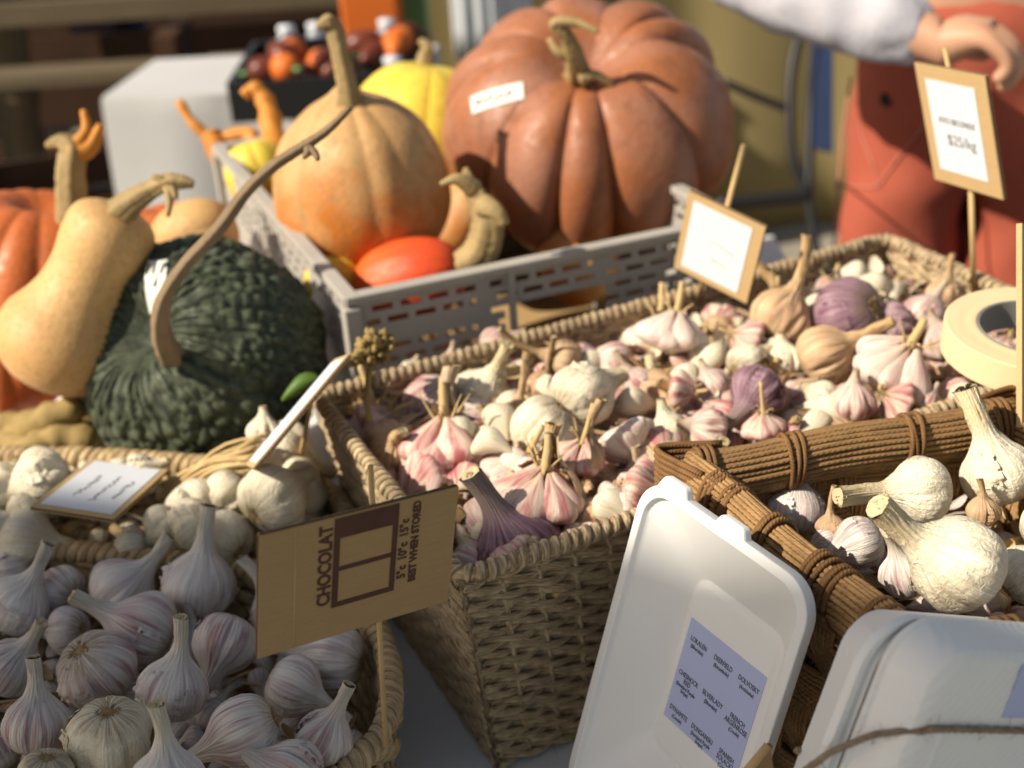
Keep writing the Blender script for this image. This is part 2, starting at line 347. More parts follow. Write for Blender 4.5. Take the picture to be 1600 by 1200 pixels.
def place_kit(k, name, mw, label, cat, group):
    me, kids = k
    o = bpy.data.objects.new(name, me); COL.objects.link(o)
    if me is None: o.empty_display_size = .3
    o.matrix_world = mw
    tag(o, label, cat, group)
    for nm, km in kids:
        c = bpy.data.objects.new(nm, km); COL.objects.link(c); c.parent = o
    return o
BK = {  # kinds of bulb: material and shape
 'w': ('g_white', dict(groove=.10, lobes=9, stem=.75, sr=.19)), 's': ('g_streak', dict(groove=.13, lobes=8, stem=.6, sr=.2)),
 'c': ('g_cream', dict(groove=.12, lobes=8, stem=1.0, sr=.27, wr=.018)), 'C': ('g_cream', dict(groove=.26, lobes=6, stem=.3, sr=.2, squash=.9)),
 'p': ('g_purple', dict(groove=.14, lobes=10, stem=.9, sr=.24, squash=.92)), 'P': ('g_deep', dict(groove=.14, lobes=10, stem=.9, sr=.24, squash=.92)), 'k': ('g_pinkwhite', dict(groove=.24, lobes=7, stem=.8, sr=.15)),
 't': ('g_tan', dict(groove=.16, lobes=7, stem=1.1, sr=.16, wr=.03)), 'W': ('g_cream', dict(groove=.2, lobes=7, stem=.4, sr=.22, wr=.02, squash=1.1))}
CK = {'Y': ('g_clove', 'g_pinkwhite', 7, (0., 1.75), .8), 'x': ('g_clovew', 'g_pinkwhite', 8, None, 1.2), 'y': ('g_clove', 'g_tan', 8, (0., 2.6), 1.3), 'z': ('g_clove', 'g_tan', 7, (0., 1.9), .9), 'q': ('g_clove', 'g_tan', 9, None, .7)}
def garlic(px, py, rpx, z, th, tilt, kind, label, stem=None, group=None, spin=None, var=None, bend=None):
    c = P(px, py, z); R = rpx*depth(c)/F; d = imgdir(th, tilt)
    sd = int(px*7+py*3) if var is None else var
    if kind in BK:
        mt, kw = BK[kind]; kw = dict(kw)
        if stem is not None: kw['stem'] = stem
        if bend is not None: kw['bend'] = bend
        k = bulb_kit(sd, M[mt], **kw)
    else:
        a, b, n, h, sl = CK[kind]; k = cluster_kit(sd, M[a], M[b], n, h, stem if stem is not None else sl)
        R *= 1.04
    if spin is None: spin = (sd*.37) % 6.28
    return place_kit(k, 'garlic_bulb', zframe(c, d, R, spin), label, 'garlic bulb', group)
GF = 'garlic bulbs heaped in the shaded front basket'
for a in [
 (24, 948, 52, .105, 57, 5, 'w', 'violet-white garlic bulb with a tall cut neck at the left edge of the shaded basket'),
 (96, 922, 40, .10, 160, -30, 's', 'plum-striped garlic bulb tucked behind the leftmost tall-necked bulb'),
 (190, 925, 54, .10, 44, 0, 'w', 'broad violet-white garlic bulb against the back rope rim, neck leaning right'),
 (310, 918, 60, .105, 80, 8, 'w', 'round violet-white garlic bulb with upright neck, highest in the shaded basket'),
 (226, 985, 60, .11, 152, 10, 's', 'streaked garlic bulb with its neck pointing up left, middle of the shaded basket'),
 (108, 985, 38, .095, 190, -20, 'w', 'small pale garlic bulb wedged below the bulb whose neck points up left'),
 (150, 1042, 64, .115, -62, -38, 's', 'garlic bulb lying neck down with a red-streaked side and brown root scar on top'),
 (269, 1080, 57, .12, 77, 6, 'w', 'teardrop garlic bulb with a straight pale neck at the centre of the shaded basket'),
 (352, 1002, 54, .115, 252, 28, 's', 'violet garlic bulb pointing its cut neck at the viewer beside the printed cardboard'),
 (57, 1135, 54, .13, 88, 5, 's', 'garlic bulb with a long upright neck and a dark plum patch near the lower left'),
 (16, 1045, 50, .115, 52, 10, 's', 'garlic bulb cut by the left picture edge with brown roots showing below'),
 (172, 1150, 66, .135, -95, -30, 'W', 'smooth ivory garlic bulb, root tuft on top, front of the shaded basket'),
 (386, 1142, 64, .13, 204, 8, 's', 'large garlic bulb with plum scratches and yellow stain, neck pointing down left'),
 (455, 1072, 50, .11, -24, 5, 'w', 'plain grey-white garlic bulb below the printed cardboard, neck pointing right'),
 (502, 1156, 50, .115, 62, 12, 's', 'garlic bulb with short neck beside the braided rim at the lower right of the basket'),
 (525, 1030, 58, .10, 175, -10, 'w', 'grey-white garlic bulb half hidden under the lower edge of the printed cardboard'),
 (262, 1232, 66, .14, 90, 8, 'w', 'garlic bulb cut by the bottom picture edge with only its neck and shoulder showing'),
 (72, 1214, 48, .135, -100, -20, 'W', 'pale garlic bulb cut by the bottom picture edge at the lower left'),
 (-8, 1175, 44, .12, 120, 0, 's', 'dark violet garlic bulb cut by the left edge under the long-necked bulb'),
 (305, 1015, 34, .085, 95, 0, 'w', 'buried garlic bulb of which only a short neck stub shows above the teardrop bulb'),
 (440, 960, 50, .09, 120, 0, 'w', 'garlic bulb hidden behind the printed cardboard'),
 (210, 1085, 34, .085, 10, 0, 's', 'deeply shaded garlic bulb in the gap left of the teardrop bulb'),
 (330, 1120, 30, .08, 60, 0, 's', 'small dark garlic bulb in the gap under the teardrop bulb'),
 (455, 1215, 60, .12, 150, 0, 's', 'garlic bulb cut by the bottom edge beside the braided rim'),
]: garlic(*a, group=GF)
GL = 'cream garlic bulbs in the sunlit basket behind'
for a in [
 (72, 752, 46, .13, 200, 25, 'C', 'sunlit cream garlic bulb with a brown root tuft turned up, left behind the white card'),
 (40, 806, 30, .12, 20, 0, 'C', 'small cream garlic bulb between the left picture edge and the white card'),
 (2, 770, 38, .125, 180, 0, 'C', 'cream garlic bulb cut by the left picture edge beside the root-tufted one'),
 (182, 745, 26, .12, 150, 0, 'C', 'left of two small cream bulbs behind the top edge of the white card'),
 (222, 742, 28, .12, 30, 0, 'C', 'right of two small cream bulbs behind the top edge of the white card'),
 (300, 785, 38, .12, -50, 10, 'C', 'lumpy cream garlic bulb right of the white card'),
 (258, 818, 30, .12, 230, 0, 'C', 'small cream garlic bulb touching the right corner of the white card'),
 (362, 768, 36, .125, -120, 0, 'C', 'cream garlic bulb with two stacked lobes beside the straw bundle'),
 (424, 782, 50, .135, 40, -38, 'C', 'big golden cream garlic bulb showing its dark root scar to the viewer'),
 (440, 712, 50, .12, -20, -10, 'C', 'garlic bulb with a dark dried collar under the tilted white card'),
 (412, 676, 24, .14, 90, 0, 'C', 'small white garlic bulb showing above the tilted card'),
 (40, 850, 44, .11, 0, 0, 'C', 'half-shaded cream garlic bulb below the left corner of the white card'),
 (-12, 835, 36, .115, 40, 0, 'C', 'cream garlic bulb cut by the left edge above the shaded basket'),
 (28, 888, 34, .10, 200, 0, 'w', 'grey garlic bulb peeping over the left end of the rope rim'),
 (210, 858, 30, .105, 190, 0, 'C', 'shaded garlic bulb under the lower right corner of the white card'),
 (312, 822, 40, .12, 220, -20, 'C', 'cream garlic bulb just behind the upright neck of the shaded basket'),
 (350, 846, 44, .115, 150, -25, 'C', 'half-shaded cream garlic bulb beside the left edge of the printed cardboard'),
 (475, 760, 40, .115, 200, 0, 'C', 'cream garlic bulb shaded by the woven wall of the seagrass basket'),
 (120, 800, 34, .09, 100, 0, 'C', 'garlic bulb hidden beneath the white card'),
]: garlic(a[0], a[1], a[2]*1.22, *a[3:], group=GL, stem=.12 if a[6] == 'C' else .5)
GB = 'garlic bulbs heaped in the big seagrass basket'
for a in [
 (586, 675, 48, .135, 95, 0, 'x', 'white garlic bulb with bare separated cloves in the left corner, carrying the seed head', .9),
 (697, 705, 62, .15, 92, 5, 'Y', 'split garlic bulb with a thick brown stalk and dark open husk behind the cardboard sign', .5, .7),
 (650, 735, 26, .13, 150, 0, 'k', 'small garlic bulb in deep shade beside the left woven wall', .3),
 (852, 668, 50, .16, 232, -15, 'W', 'lower of the two large sunlit wrinkled white bulbs in the middle of the heap', .1),
 (905, 622, 50, .17, 30, -30, 'W', 'upper of the two large sunlit wrinkled white bulbs, brown papery husk at its side', .1),
 (903, 715, 38, .165, 75, 15, 'z', 'small garlic bulb with a pink pointed clove and a thin pale stalk', .9),
 (982, 690, 42, .16, -60, 25, 'x', 'garlic bulb of plump white cloves fanned around its root plate', .1),
 (1048, 676, 28, .155, 110, 0, 'W', 'grey-white rounded garlic bulb right of the fanned white cloves', .2),
 (845, 775, 60, .16, 82, 12, 'y', 'torn garlic bulb full of straw and pink cloves right of the cardboard sign', .3, -.45),
 (925, 826, 46, .138, 60, -20, 't', 'smooth tan garlic bulb just above the front rim of the seagrass basket', .3),
 (1003, 765, 44, .16, -10, 25, 'q', 'garlic bulb of stacked rosy pink cloves above the top corner of the fibre tray', .2),
 (808, 862, 66, .142, 116, 12, 'P', 'deep purple garlic bulb with a thick grey neck at the near corner of the basket', .7),
 (745, 842, 40, .125, 100, 0, 'p', 'dark grey garlic bulb between the cardboard sign and the purple bulb', .9),
 (884, 560, 30, .165, 170, 5, 't', 'tan garlic husk with a long stalk pointing left over the back rim', 2.),
 (962, 568, 36, .155, 200, 0, 'k', 'white garlic bulb resting against the back wall of the seagrass basket', .3),
 (1050, 525, 46, .17, 80, 10, 'x', 'sunlit pink and white clove cluster near the back wall under the tilted price card', .5),
 (1064, 612, 28, .165, 0, 20, 'q', 'small garlic bulb with a bright pink cut clove', .2),
 (1115, 603, 26, .16, 120, 0, 'k', 'small glossy white garlic bulb right of the bright pink one', .2),
 (1166, 568, 30, .165, 30, -30, 'W', 'dull greyish garlic bulb above the round purple-striped one', .1),
 (1184, 610, 42, .17, 228, 25, 'P', 'round purple-striped garlic bulb with a tan neck pointing down left', .6),
 (1227, 566, 30, .16, 100, 0, 'C', 'plain yellow-cream garlic bulb in the middle right of the heap', .1),
 (1285, 555, 44, .17, 28, 18, 't', 'sunlit tan and white garlic bulb with a flared stalk pointing up right', 1.),
 (1330, 492, 58, .175, 200, -45, 'P', 'largest purple garlic bulb, near the far corner of the seagrass basket', .1),
 (1390, 510, 36, .165, 0, -30, 'p', 'mauve garlic bulb on the right side of the largest purple one', .1),
 (1218, 498, 44, .17, 62, 5, 't', 'tan papery garlic bulb with long upright stalks before the back wall', 1.3),
 (1166, 535, 30, .16, 150, 10, 'q', 'small cluster of pale pink cloves left of the tan papery bulb', .3),
 (1395, 575, 60, .175, 60, 30, 'x', 'large pink and white clove cluster beside the tape roll', .2),
 (1442, 496, 34, .165, 60, 0, 'k', 'pinkish garlic bulb in the far right part of the heap', .4),
 (1478, 534, 30, .165, 120, 0, 'k', 'pinkish garlic bulb partly behind the left edge of the tape roll', .3),
 (1500, 585, 26, .16, 200, 0, 't', 'brown husky garlic bulb under the left edge of the tape roll', .3),
 (1285, 620, 26, .165, 150, 0, 'C', 'small cream garlic bulb behind the brown rim, near its middle', .1),
 (1332, 630, 32, .165, 90, 20, 'k', 'shiny pinkish white garlic bulb directly behind the brown rim', .2),
 (1402, 628, 30, .165, 150, 20, 'q', 'dark rosy clove cluster directly behind the brown rim', .1),
 (1446, 630, 22, .16, 60, 0, 'k', 'tiny white garlic bulb behind the brown rim near the tape roll', .1),
 (1110, 668, 30, .16, 170, 10, 'k', 'pale pink oblong garlic bulb behind the corner of the brown basket', .3),
 (1195, 668, 30, .165, 100, 15, 'q', 'rosy cloves with two straw stalks sticking up behind the brown rim', 1.),
 (770, 700, 30, .145, 100, 0, 't', 'brown husk bulb between the split bulb and the wrinkled white one', .6),
 (800, 655, 28, .15, 70, 10, 't', 'husky bulb with tall straw stalks left of the wrinkled white pair', 1.6),
 (745, 660, 24, .14, 40, 0, 'k', 'small shaded white garlic bulb behind the split bulb', .4),
 (845, 605, 24, .15, 72, 10, 't', 'thin husk bulb with an upright yellow stalk beside the back wall', 1.8),
 (1000, 600, 26, .15, 130, 10, 'k', 'shaded garlic bulb behind the thin white stalks at mid heap', .8),
 (1090, 560, 26, .15, 20, 0, 'C', 'small yellowish garlic bulb below the sunlit clove cluster', .2),
 (1240, 620, 24, .15, 30, 0, 'k', 'small pale garlic bulb among straw at the middle of the heap', .2),
 (955, 770, 26, .14, 200, 0, 't', 'shadowed tan bulb between the straw-filled bulb and the rosy cloves', .2),
 (1120, 520, 28, .15, 0, 0, 't', 'shaded husky bulb beside the sunlit cluster at the back wall', .3),
 (1340, 560, 30, .145, 0, 0, 't', 'shaded brown bulb between the flared-stalk bulb and the big cluster', .2),
 (1476, 462, 26, .165, 80, 0, 't', 'dry husk standing upright against the right woven wall', .9),
 (1565, 545, 26, .15, 60, 0, 'y', 'brown and pink garlic bulb seen through the hole of the tape roll', .1),
 (1545, 510, 26, .14, 200, 0, 'k', 'pale garlic bulb seen through the back of the tape roll', .1),
]: garlic(a[0], a[1], a[2]*1.12, a[3]+.006, *a[4:8], stem=a[8], group=GB, spin=a[9] if len(a) > 9 else None)
_rg = random.Random(77)
for i_ in range(125):
    u_, v_ = _rg.uniform(.03, .97), _rg.uniform(.09, .91); q_ = np.array([-.035, .581, 0])+np.array([.901, .433, 0])*.526*u_+np.array([-.42, .908, 0])*.25*v_+np.array([0, 0, (.137 if i_ < 78 else .146)+_rg.uniform(-.006, .008)])
    kd = 'kqxtqzyCzpxt'[i_ % 12]; vr = 900+i_ % 36; R_ = _rg.uniform(.017, .024)
    d_ = nrm([_rg.uniform(-1, 1), _rg.uniform(-1, 1), _rg.uniform(-.2, 1.2)])
    if kd in BK:
        kw_ = dict(BK[kd][1]); kw_['stem'] = _rg.choice((.2, .5, .9)); k_ = kit((kd, vr), lambda: bulb_kit(vr, M[BK[kd][0]], **kw_))
    else:
        a_, b_, n_c, h_, sl_ = CK[kd]; k_ = kit((kd, vr), lambda: cluster_kit(vr, M[a_], M[b_], n_c, h_, sl_*.6)); R_ *= 1.1
    place_kit(k_, 'garlic_bulb', zframe(q_, d_, R_, _rg.uniform(0, 6)), 'small garlic bulb half buried among husks and straw in the big seagrass basket', 'garlic bulb', 'half-buried garlic bulbs in the seagrass basket')
for a in [
 (774, 540, 30, .150, 30, 0, 'k', 'pink-white garlic bulb outside the back rim, before the grey crate'),
 (702, 574, 24, .145, 80, 0, 'k', 'low pink garlic bulb behind the back rim, left of the taller one'),
 (640, 577, 16, .145, 60, 0, 'C', 'tiny cream garlic tip behind the left end of the back rim'),
]: garlic(*a, group='garlic bulbs between seagrass basket and crate', stem=.3)
GR = 'large cream garlic bulbs in the brown cord basket'
for a in [
 (1244, 800, 46, .17, 86, 0, 'w', 'shaded pale garlic bulb with an upright neck in the left corner of the brown basket', .9),
 (1298, 826, 24, .18, 95, 10, 't', 'narrow pale husk stub standing between two bulbs in the brown basket', 1.4),
 (1442, 765, 54, .195, 182, 6, 'c', 'sunlit cream garlic bulb with a thick stalk pointing left', 1.3),
 (1562, 742, 60, .195, 112, 5, 'c', 'sunlit cream garlic bulb with its neck over the brown rim, right edge', 1.0),
 (1500, 882, 80, .21, 151, 10, 'c', 'biggest sunlit crinkled garlic bulb with a broad stalk pointing up left', .75),
 (1345, 848, 44, .18, 200, 0, 's', 'shaded grey-white garlic bulb under the broad stalk', .2),
 (1415, 900, 42, .185, 115, 15, 's', 'shaded grey garlic bulb with a brown cut stub before the biggest bulb', .5),
 (1292, 846, 24, .175, 200, 0, 's', 'small shaded garlic bulb against the left brown rim', .1),
 (1535, 800, 26, .19, 95, 20, 't', 'short brown stalk stub beneath the right-edge cream bulb', .7),
 (1600, 900, 50, .18, 40, 0, 'c', 'cream garlic bulb cut by the right edge beneath the biggest one', .4),
 (1400, 830, 34, .15, 40, 0, 's', 'buried garlic bulb in shade under the thick stalk', .2),
 (1640, 830, 50, .19, 40, 0, 'c', 'cream garlic bulb outside the right edge of the picture', .4),
]: garlic(*a[:8], stem=a[8], group=GR)
# loose cloves, straw and papery litter that fill the gaps
def litter(name, label, poly, z, n, seed, mats, sc=1., zj=.012):
    """poly = 4 world corners of the heap surface"""
    rg = random.Random(seed); m = MB(); A, B, Cc, Dd = [np.array(q) for q in poly]
    for k in range(n):
        u, v = rg.random(), rg.random(); c = (A*(1-u)+B*u)*(1-v)+(Dd*(1-u)+Cc*u)*v; c = np.array([c[0], c[1], z+rg.uniform(-zj, zj)])
        t = rg.random(); mi = rg.randrange(len(mats)); a = rg.uniform(0, 6.28)
        if t < .62:  # curled flake of skin
            X = nrm([math.cos(a), math.sin(a), rg.uniform(-.6, .6)]); Z = nrm(np.cross(X, [rg.uniform(-1, 1), rg.uniform(-1, 1), rg.uniform(0, .6)])); Y = np.cross(Z, X)
            L = rg.uniform(.012, .024)*sc; W = L*rg.uniform(.35, .6); cur = rg.uniform(.25, .7); V = []; At = []
            for i in range(7):
                q = i/6; w = W*math.sin(PI*(.08+.86*q))**.7
                for j in range(5):
                    s = (j/4-.5)*2; V.append(c+X*(q-.5)*L+Y*s*w*.5*math.cos(s*cur)-Z*(s*s*w*cur*.6+(q-.5)**2*L*.9)); At.append((math.cos(s*1.2+a), math.sin(s*1.2+a), q*.7))
            m.add(V, [(i*5+j, i*5+j+1, i*5+j+6, i*5+j+5) for i in range(6) for j in range(4)], At, mi)
        elif t < .8:  # straw bit
            d = nrm([math.cos(a), math.sin(a), rg.uniform(-.2, .6)]); L = rg.uniform(.015, .045)*sc
            m.tube(cr([c-d*L/2, c+np.array([rg.uniform(-.003, .003)]*3), c+d*L/2], 5), rg.uniform(.0007, .002)*sc, 5, ell=(1, .5), mi=mi)
        else:
            o = nrm([rg.uniform(-1, 1), rg.uniform(-1, 1), rg.uniform(.2, 1)]); d = nrm([math.cos(a), math.sin(a), rg.uniform(-.3, .3)])
            cl_ = [q for q in range(len(mats)) if mats[q] not in ('g_tan', 'straw', 'g_cream' if len(mats) > 4 else '')] or [0]; mi = rg.choice(cl_); clove_geo(m, c, d, o, rg.uniform(.022, .03)*sc, rg.uniform(.006, .009)*sc, k)
            for q in range(1): m.m[-(14*22+2):] = [mi]*(14*22+2)
    o = m.build(name, [M[q] for q in mats]); tag(o, label, 'garlic litter', kind='stuff'); return o
# ------------------------------------------------------------------ baskets
def twine_wall(A, B, a, b, out, rows, pitch, r, amp, name, mat, parent, seed=0, ell=(.62, 1.), jit=.12, ply=5):
    """A,B top corners, a,b bottom corners; pairs of strands twined round hidden stakes"""
    rg = random.Random(seed); m = MB(); A, B, a, b = map(np.array, (A, B, a, b)); out = np.array(out, float)
    for j in range(rows):
        v = (j+.5)/rows; L = A*(1-v)+a*v; R = B*(1-v)+b*v; W = np.linalg.norm(R-L); ns = max(3, int(round(W/pitch))); n = ns*ply+1
        h = np.linalg.norm((a-A))/rows
        t = np.linspace(0, 1, n); dn = nrm((a+b-A-B))
        ph = PI*ns*t+(j % 2)*PI*.5+rg.uniform(-.25, .25)
        wob = np.interp(t, np.linspace(0, 1, 9), [rg.uniform(-1, 1)*jit*h for _ in range(9)])
        for k in (0, 1):
            q = ph+k*PI
            p = L*(1-t)[:, None]+R*t[:, None]+out*(amp*np.cos(q))[:, None]+dn*(h*.27*np.sin(q)+wob)[:, None]
            ref = out[None, :]*np.ones((n, 1))
            m.tube(p, r*(1+np.interp(t, np.linspace(0, 1, 30), [rg.uniform(-.18, .18) for _ in range(30)])), 6, ell=ell, ref=ref, rnd=rg.random())
    for k in range(int(np.linalg.norm(B-A)*150)):
        u_, v_ = rg.random(), rg.random(); p_ = (A*(1-u_)+B*u_)*(1-v_)+(a*(1-u_)+b*u_)*v_+out*amp; d_ = nrm(nrm(B-A)*rg.uniform(-1, 1)+out*rg.uniform(.1, .7)+np.array([0, 0, rg.uniform(-.5, .6)])); L_ = rg.uniform(.003, .010)
        m.tube([p_, p_+d_*L_*.5, p_+d_*L_+np.array([0, 0, -L_*.3])], rg.uniform(.00012, .00035), 3)
    nst = max(2, int(round(np.linalg.norm(B-A)/pitch)))
    for k in range(nst+1):
        t = k/nst; m.tube([A*(1-t)+B*t, a*(1-t)+b*t], r*.8, 6)
    return m.build(name, mat, parent)
def wrap_rim(loop, r, rr, pitch, name, mat, parent, ell=(1., .5), plies=1, seed=0, flat=1.):
    """helical wrapping along a closed loop"""
    p = np.array(loop); d = np.linalg.norm(np.roll(p, -1, 0)-p, axis=1); L = np.concatenate([[0], np.cumsum(d)]); tot = L[-1]
    turns = int(tot/pitch); n = turns*12; s = np.linspace(0, tot, n, endpoint=False); pp = np.vstack([p, p[:1]])
    c = np.stack([np.interp(s, L, pp[:, k]) for k in range(3)], 1)
    for _ in range(6): c = (np.roll(c, 1, 0)+c*2+np.roll(c, -1, 0))/4
    t = np.roll(c, -1, 0)-np.roll(c, 1, 0); t /= np.linalg.norm(t, axis=1)[:, None]; z = np.array([0, 0, 1.]); x = np.cross(t, z); x /= np.linalg.norm(x, axis=1)[:, None]; y = np.cross(x, t)
    m = MB(); rg = random.Random(seed); nz = np.interp(s, np.linspace(0, tot, turns), [rg.uniform(-.12, .12) for _ in range(turns)])
    for k in range(plies):
        a = 2*PI*turns*s/tot+2*PI*k/plies; rad_ = x*np.cos(a)[:, None]+y*np.sin(a)[:, None]*flat
        m.tube(c+rad_*(r*(1+nz))[:, None], rr*(1+nz), 6, ell=ell, ref=t, closed=True, rnd=k*.3)
    m.tube(c, r*.95, 8, closed=True)
    return m.build(name, mat, parent)
def rope_basket(name, label, T, Bt, rows, pitch, r, amp, mat, rimr, rimrr, rimp, plies, rimn=80):
    """T,Bt: 4 rim corners and 4 base corners, anticlockwise"""
    c = sum(map(np.array, Bt))/4; root = empty(name, (c[0], c[1], c[2])); bpy.context.view_layer.update()
    tag(root, label, 'basket')
    inv = Matrix.Translation((-c[0], -c[1], -c[2]))
    obs = []
    for k in range(4):
        A, B, a, b = T[k], T[(k+1) % 4], Bt[k], Bt[(k+1) % 4]
        o = nrm(np.cross(np.array(B)-A, [0, 0, 1.]))
        obs.append(twine_wall(A, B, a, b, o, rows, pitch, r, amp, 'woven_side', mat, None, seed=k))
    loop = []
    for k in range(4):
        A, B = np.array(T[k]), np.array(T[(k+1) % 4])
        for t in np.linspace(.02, .98, rimn): loop.append(A*(1-t)+B*t)
    obs.append(wrap_rim(loop, rimr, rimrr, rimp, 'rim', mat, None, plies=plies))
    m = MB(); q = [np.array(x)+np.array([0, 0, .004]) for x in Bt]
    for i in range(26):
        t = (i+.5)/26; m.tube([q[0]*(1-t)+q[3]*t, q[1]*(1-t)+q[2]*t], np.linalg.norm(q[3]-q[0])/52*1.05, 6, ell=(.6, 1.), ref=(0, 0, 1))
    obs.append(m.build('base', mat))
    for o in obs: o.parent = root; o.matrix_parent_inverse = inv
    return root
def off(p, dx, dy, z): return np.array([p[0]+dx, p[1]+dy, z])
# big seagrass basket
bN = np.array([-.035, .581, .17]); bu = np.array([.901, .433, 0]); bv = np.array([-.42, .908, 0])
def bp_(u, v, z): return bN*[1, 1, 0]+bu*u+bv*v+np.array([0, 0, z])
LB, WB = .526, .25
T = [bp_(0, 0, .17), bp_(LB, 0, .17), bp_(LB, WB, .17), bp_(0, WB, .17)]
Bt = [bp_(.02, .016, .004), bp_(LB-.02, .016, .004), bp_(LB-.02, WB-.018, .004), bp_(.02, WB-.018, .004)]
rope_basket('seagrass_basket', 'big rectangular twined seagrass basket full of pink and purple garlic', T, Bt, 19, .0235, .0030, .0026, M['seagrass'], .0048, .0027, .0068, 1)
litter('garlic_husk_litter', 'loose garlic cloves, skins and straw filling the big seagrass basket', [bp_(.012, .012, 0), bp_(LB-.01, .012, 0), bp_(LB-.01, WB-.012, 0), bp_(.012, WB-.012, 0)], .135, 1900, 4, ['g_tan', 'g_pinkwhite', 'straw', 'g_pink', 'g_cream'], 1., .016)
litter('garlic_husk_litter', 'large papery skins and broken stalks lying on top of the seagrass basket heap', [bp_(.03, .03, 0), bp_(LB-.04, .02, 0), bp_(LB-.03, WB-.03, 0), bp_(.03, WB-.03, 0)], .160, 150, 14, ['g_tan', 'straw', 'g_tan', 'g_cream'], 1.5, .006)
# shaded front basket: rounded, coarse braided rim
def loop_basket(name, label, pts, ztop, shrink, rows, pitch, r, amp, mat, rimr, rimrr, rimp, plies, seed):
    L = crc(pts, 160); c = L.mean(0); c[2] = 0
    root = empty(name, tuple(c)); inv = Matrix.Translation((-c[0], -c[1], -c[2])); tag(root, label, 'basket')
    rg = random.Random(seed); m = MB(); d = np.linalg.norm(np.roll(L, -1, 0)-L, axis=1); tot = d.sum(); ns = int(tot/pitch)//2*2+1; n = ns*5
    s = np.linspace(0, tot, n, endpoint=False); cs = np.concatenate([[0], np.cumsum(d)]); Lp = np.vstack([L, L[:1]])
    C0 = np.stack([np.interp(s, cs, Lp[:, k]) for k in range(3)], 1); o = C0-c; o[:, 2] = 0; o /= np.linalg.norm(o, axis=1)[:, None]
    for j in range(rows):
        v = (j+.6)/rows; z = ztop*(1-v); k_ = 1-shrink*v; p = C0.copy(); p[:, :2] = c[:2]+(C0[:, :2]-c[:2])*k_; p[:, 2] = z; h = ztop/rows
        ph = PI*ns*s/tot+(j % 2)*PI*.5
        for q_ in (0, 1):
            q = ph+q_*PI; pq = p+o*(amp*np.cos(q))[:, None]; pq[:, 2] += h*.27*np.sin(q); m.tube(pq, r*(1+np.array([rg.uniform(-.12, .12) for _ in range(n)])), 6, ell=(.6, 1.), ref=o, closed=True, rnd=rg.random())
    for k in range(0, n, 5):
        b = c[:2]+(C0[k, :2]-c[:2])*(1-shrink); m.tube([C0[k], (b[0], b[1], .002)], r*.8, 6)
    w = m.build('woven_side', mat)
    rim = wrap_rim(L, rimr, rimrr, rimp, 'rim', mat, None, plies=plies, seed=seed, ell=(1., .7))
    m = MB(); k = 40; R = C0[::max(1, n//k)]; bb = [(c[0]+(q[0]-c[0])*(1-shrink), c[1]+(q[1]-c[1])*(1-shrink), .006) for q in R]
    m.add([(c[0], c[1], .006)]+bb, [(0, 1+i, 1+(i+1) % len(bb)) for i in range(len(bb))]); b = m.build('base', mat)
    for x in (w, rim, b): x.parent = root; x.matrix_parent_inverse = inv
    return root
fp = [P(20, 868, .105), P(130, 862, .105), P(280, 878, .105), P(410, 893, .105), P(520, 925, .105), P(590, 985, .105), P(612, 1080, .105), P(585, 1160, .105), P(505, 1235, .105), P(380, 1330, .105), P(150, 1380, .105), P(-80, 1330, .105), P(-180, 1150, .105), P(-130, 940, .105)]
loop_basket('husk_rope_basket', 'rounded basket with a thick braided corn-husk rim, in shade at lower left', fp, .105, .12, 9, .026, .0056, .0045, M['husk_rope'], .0048, .0042, .0145, 2, 5)
mp_ = [P(-60, 722, .10), P(150, 716, .10), P(380, 735, .10), P(520, 775, .10), P(528, 830, .10), P(400, 858, .09), P(150, 840, .09), P(-90, 820, .10)]
loop_basket('shallow_rope_basket', 'shallow rope-rimmed basket of cream garlic behind the shaded basket', mp_, .10, .10, 8, .03, .0058, .0042, M['husk_rope'], .0058, .0046, .0155, 2, 8)
litter('garlic_skin_litter', 'dark papery skins under the garlic in the shaded basket', [P(-60, 900, .07), P(480, 900, .07), P(560, 1200, .07), P(-60, 1300, .07)], .07, 420, 5, ['g_white', 'g_tan', 'straw'], 1., .01)
litter('garlic_skin_litter', 'dry skins and straw between the cream garlic bulbs', [P(-40, 740, .09), P(480, 750, .09), P(500, 850, .09), P(-40, 840, .09)], .092, 400, 6, ['g_tan', 'g_cream', 'straw'], 1., .01)
# brown cord basket
BT = [P(1078, 712, .215), P(1440, 995, .215), None, P(1590, 628, .215)]
BT = [BT[0], BT[1], BT[1]+(BT[3]-BT[0])*1.0+np.array([.0, -.02, 0]), BT[3]]   # left-back, left-near, right-near, right-back
cc = sum(BT)/4
def inset(p, k, z): q = cc+(p-cc)*k; return np.array([q[0], q[1], z])
broot = empty('cord_basket', (cc[0], cc[1], 0)); tag(broot, 'brown flat-woven paper cord basket with a thick bundled rim, large cream garlic inside', 'basket'); binv = Matrix.Translation((-cc[0], -cc[1], 0))
def cord_band(m, path, w, th, nc, outv, upv, seed=0):
    """flat bundle of nc parallel cords along path: each cord a tube, sitting side by side"""
    rg = random.Random(seed); path = np.array(path); n = len(path)
    for k in range(nc):
        s = (k+.5)/nc-.5
        wob = np.interp(np.linspace(0, 1, n), np.linspace(0, 1, 5), [rg.uniform(-.2, .2)*w/nc for _ in range(5)])
        p = path+np.array(upv)*(s*w+wob)[:, None]+np.array(outv)*(th*rg.uniform(-.12, .12))
        m.tube(p, w/nc*.56, 6, rnd=rg.random())
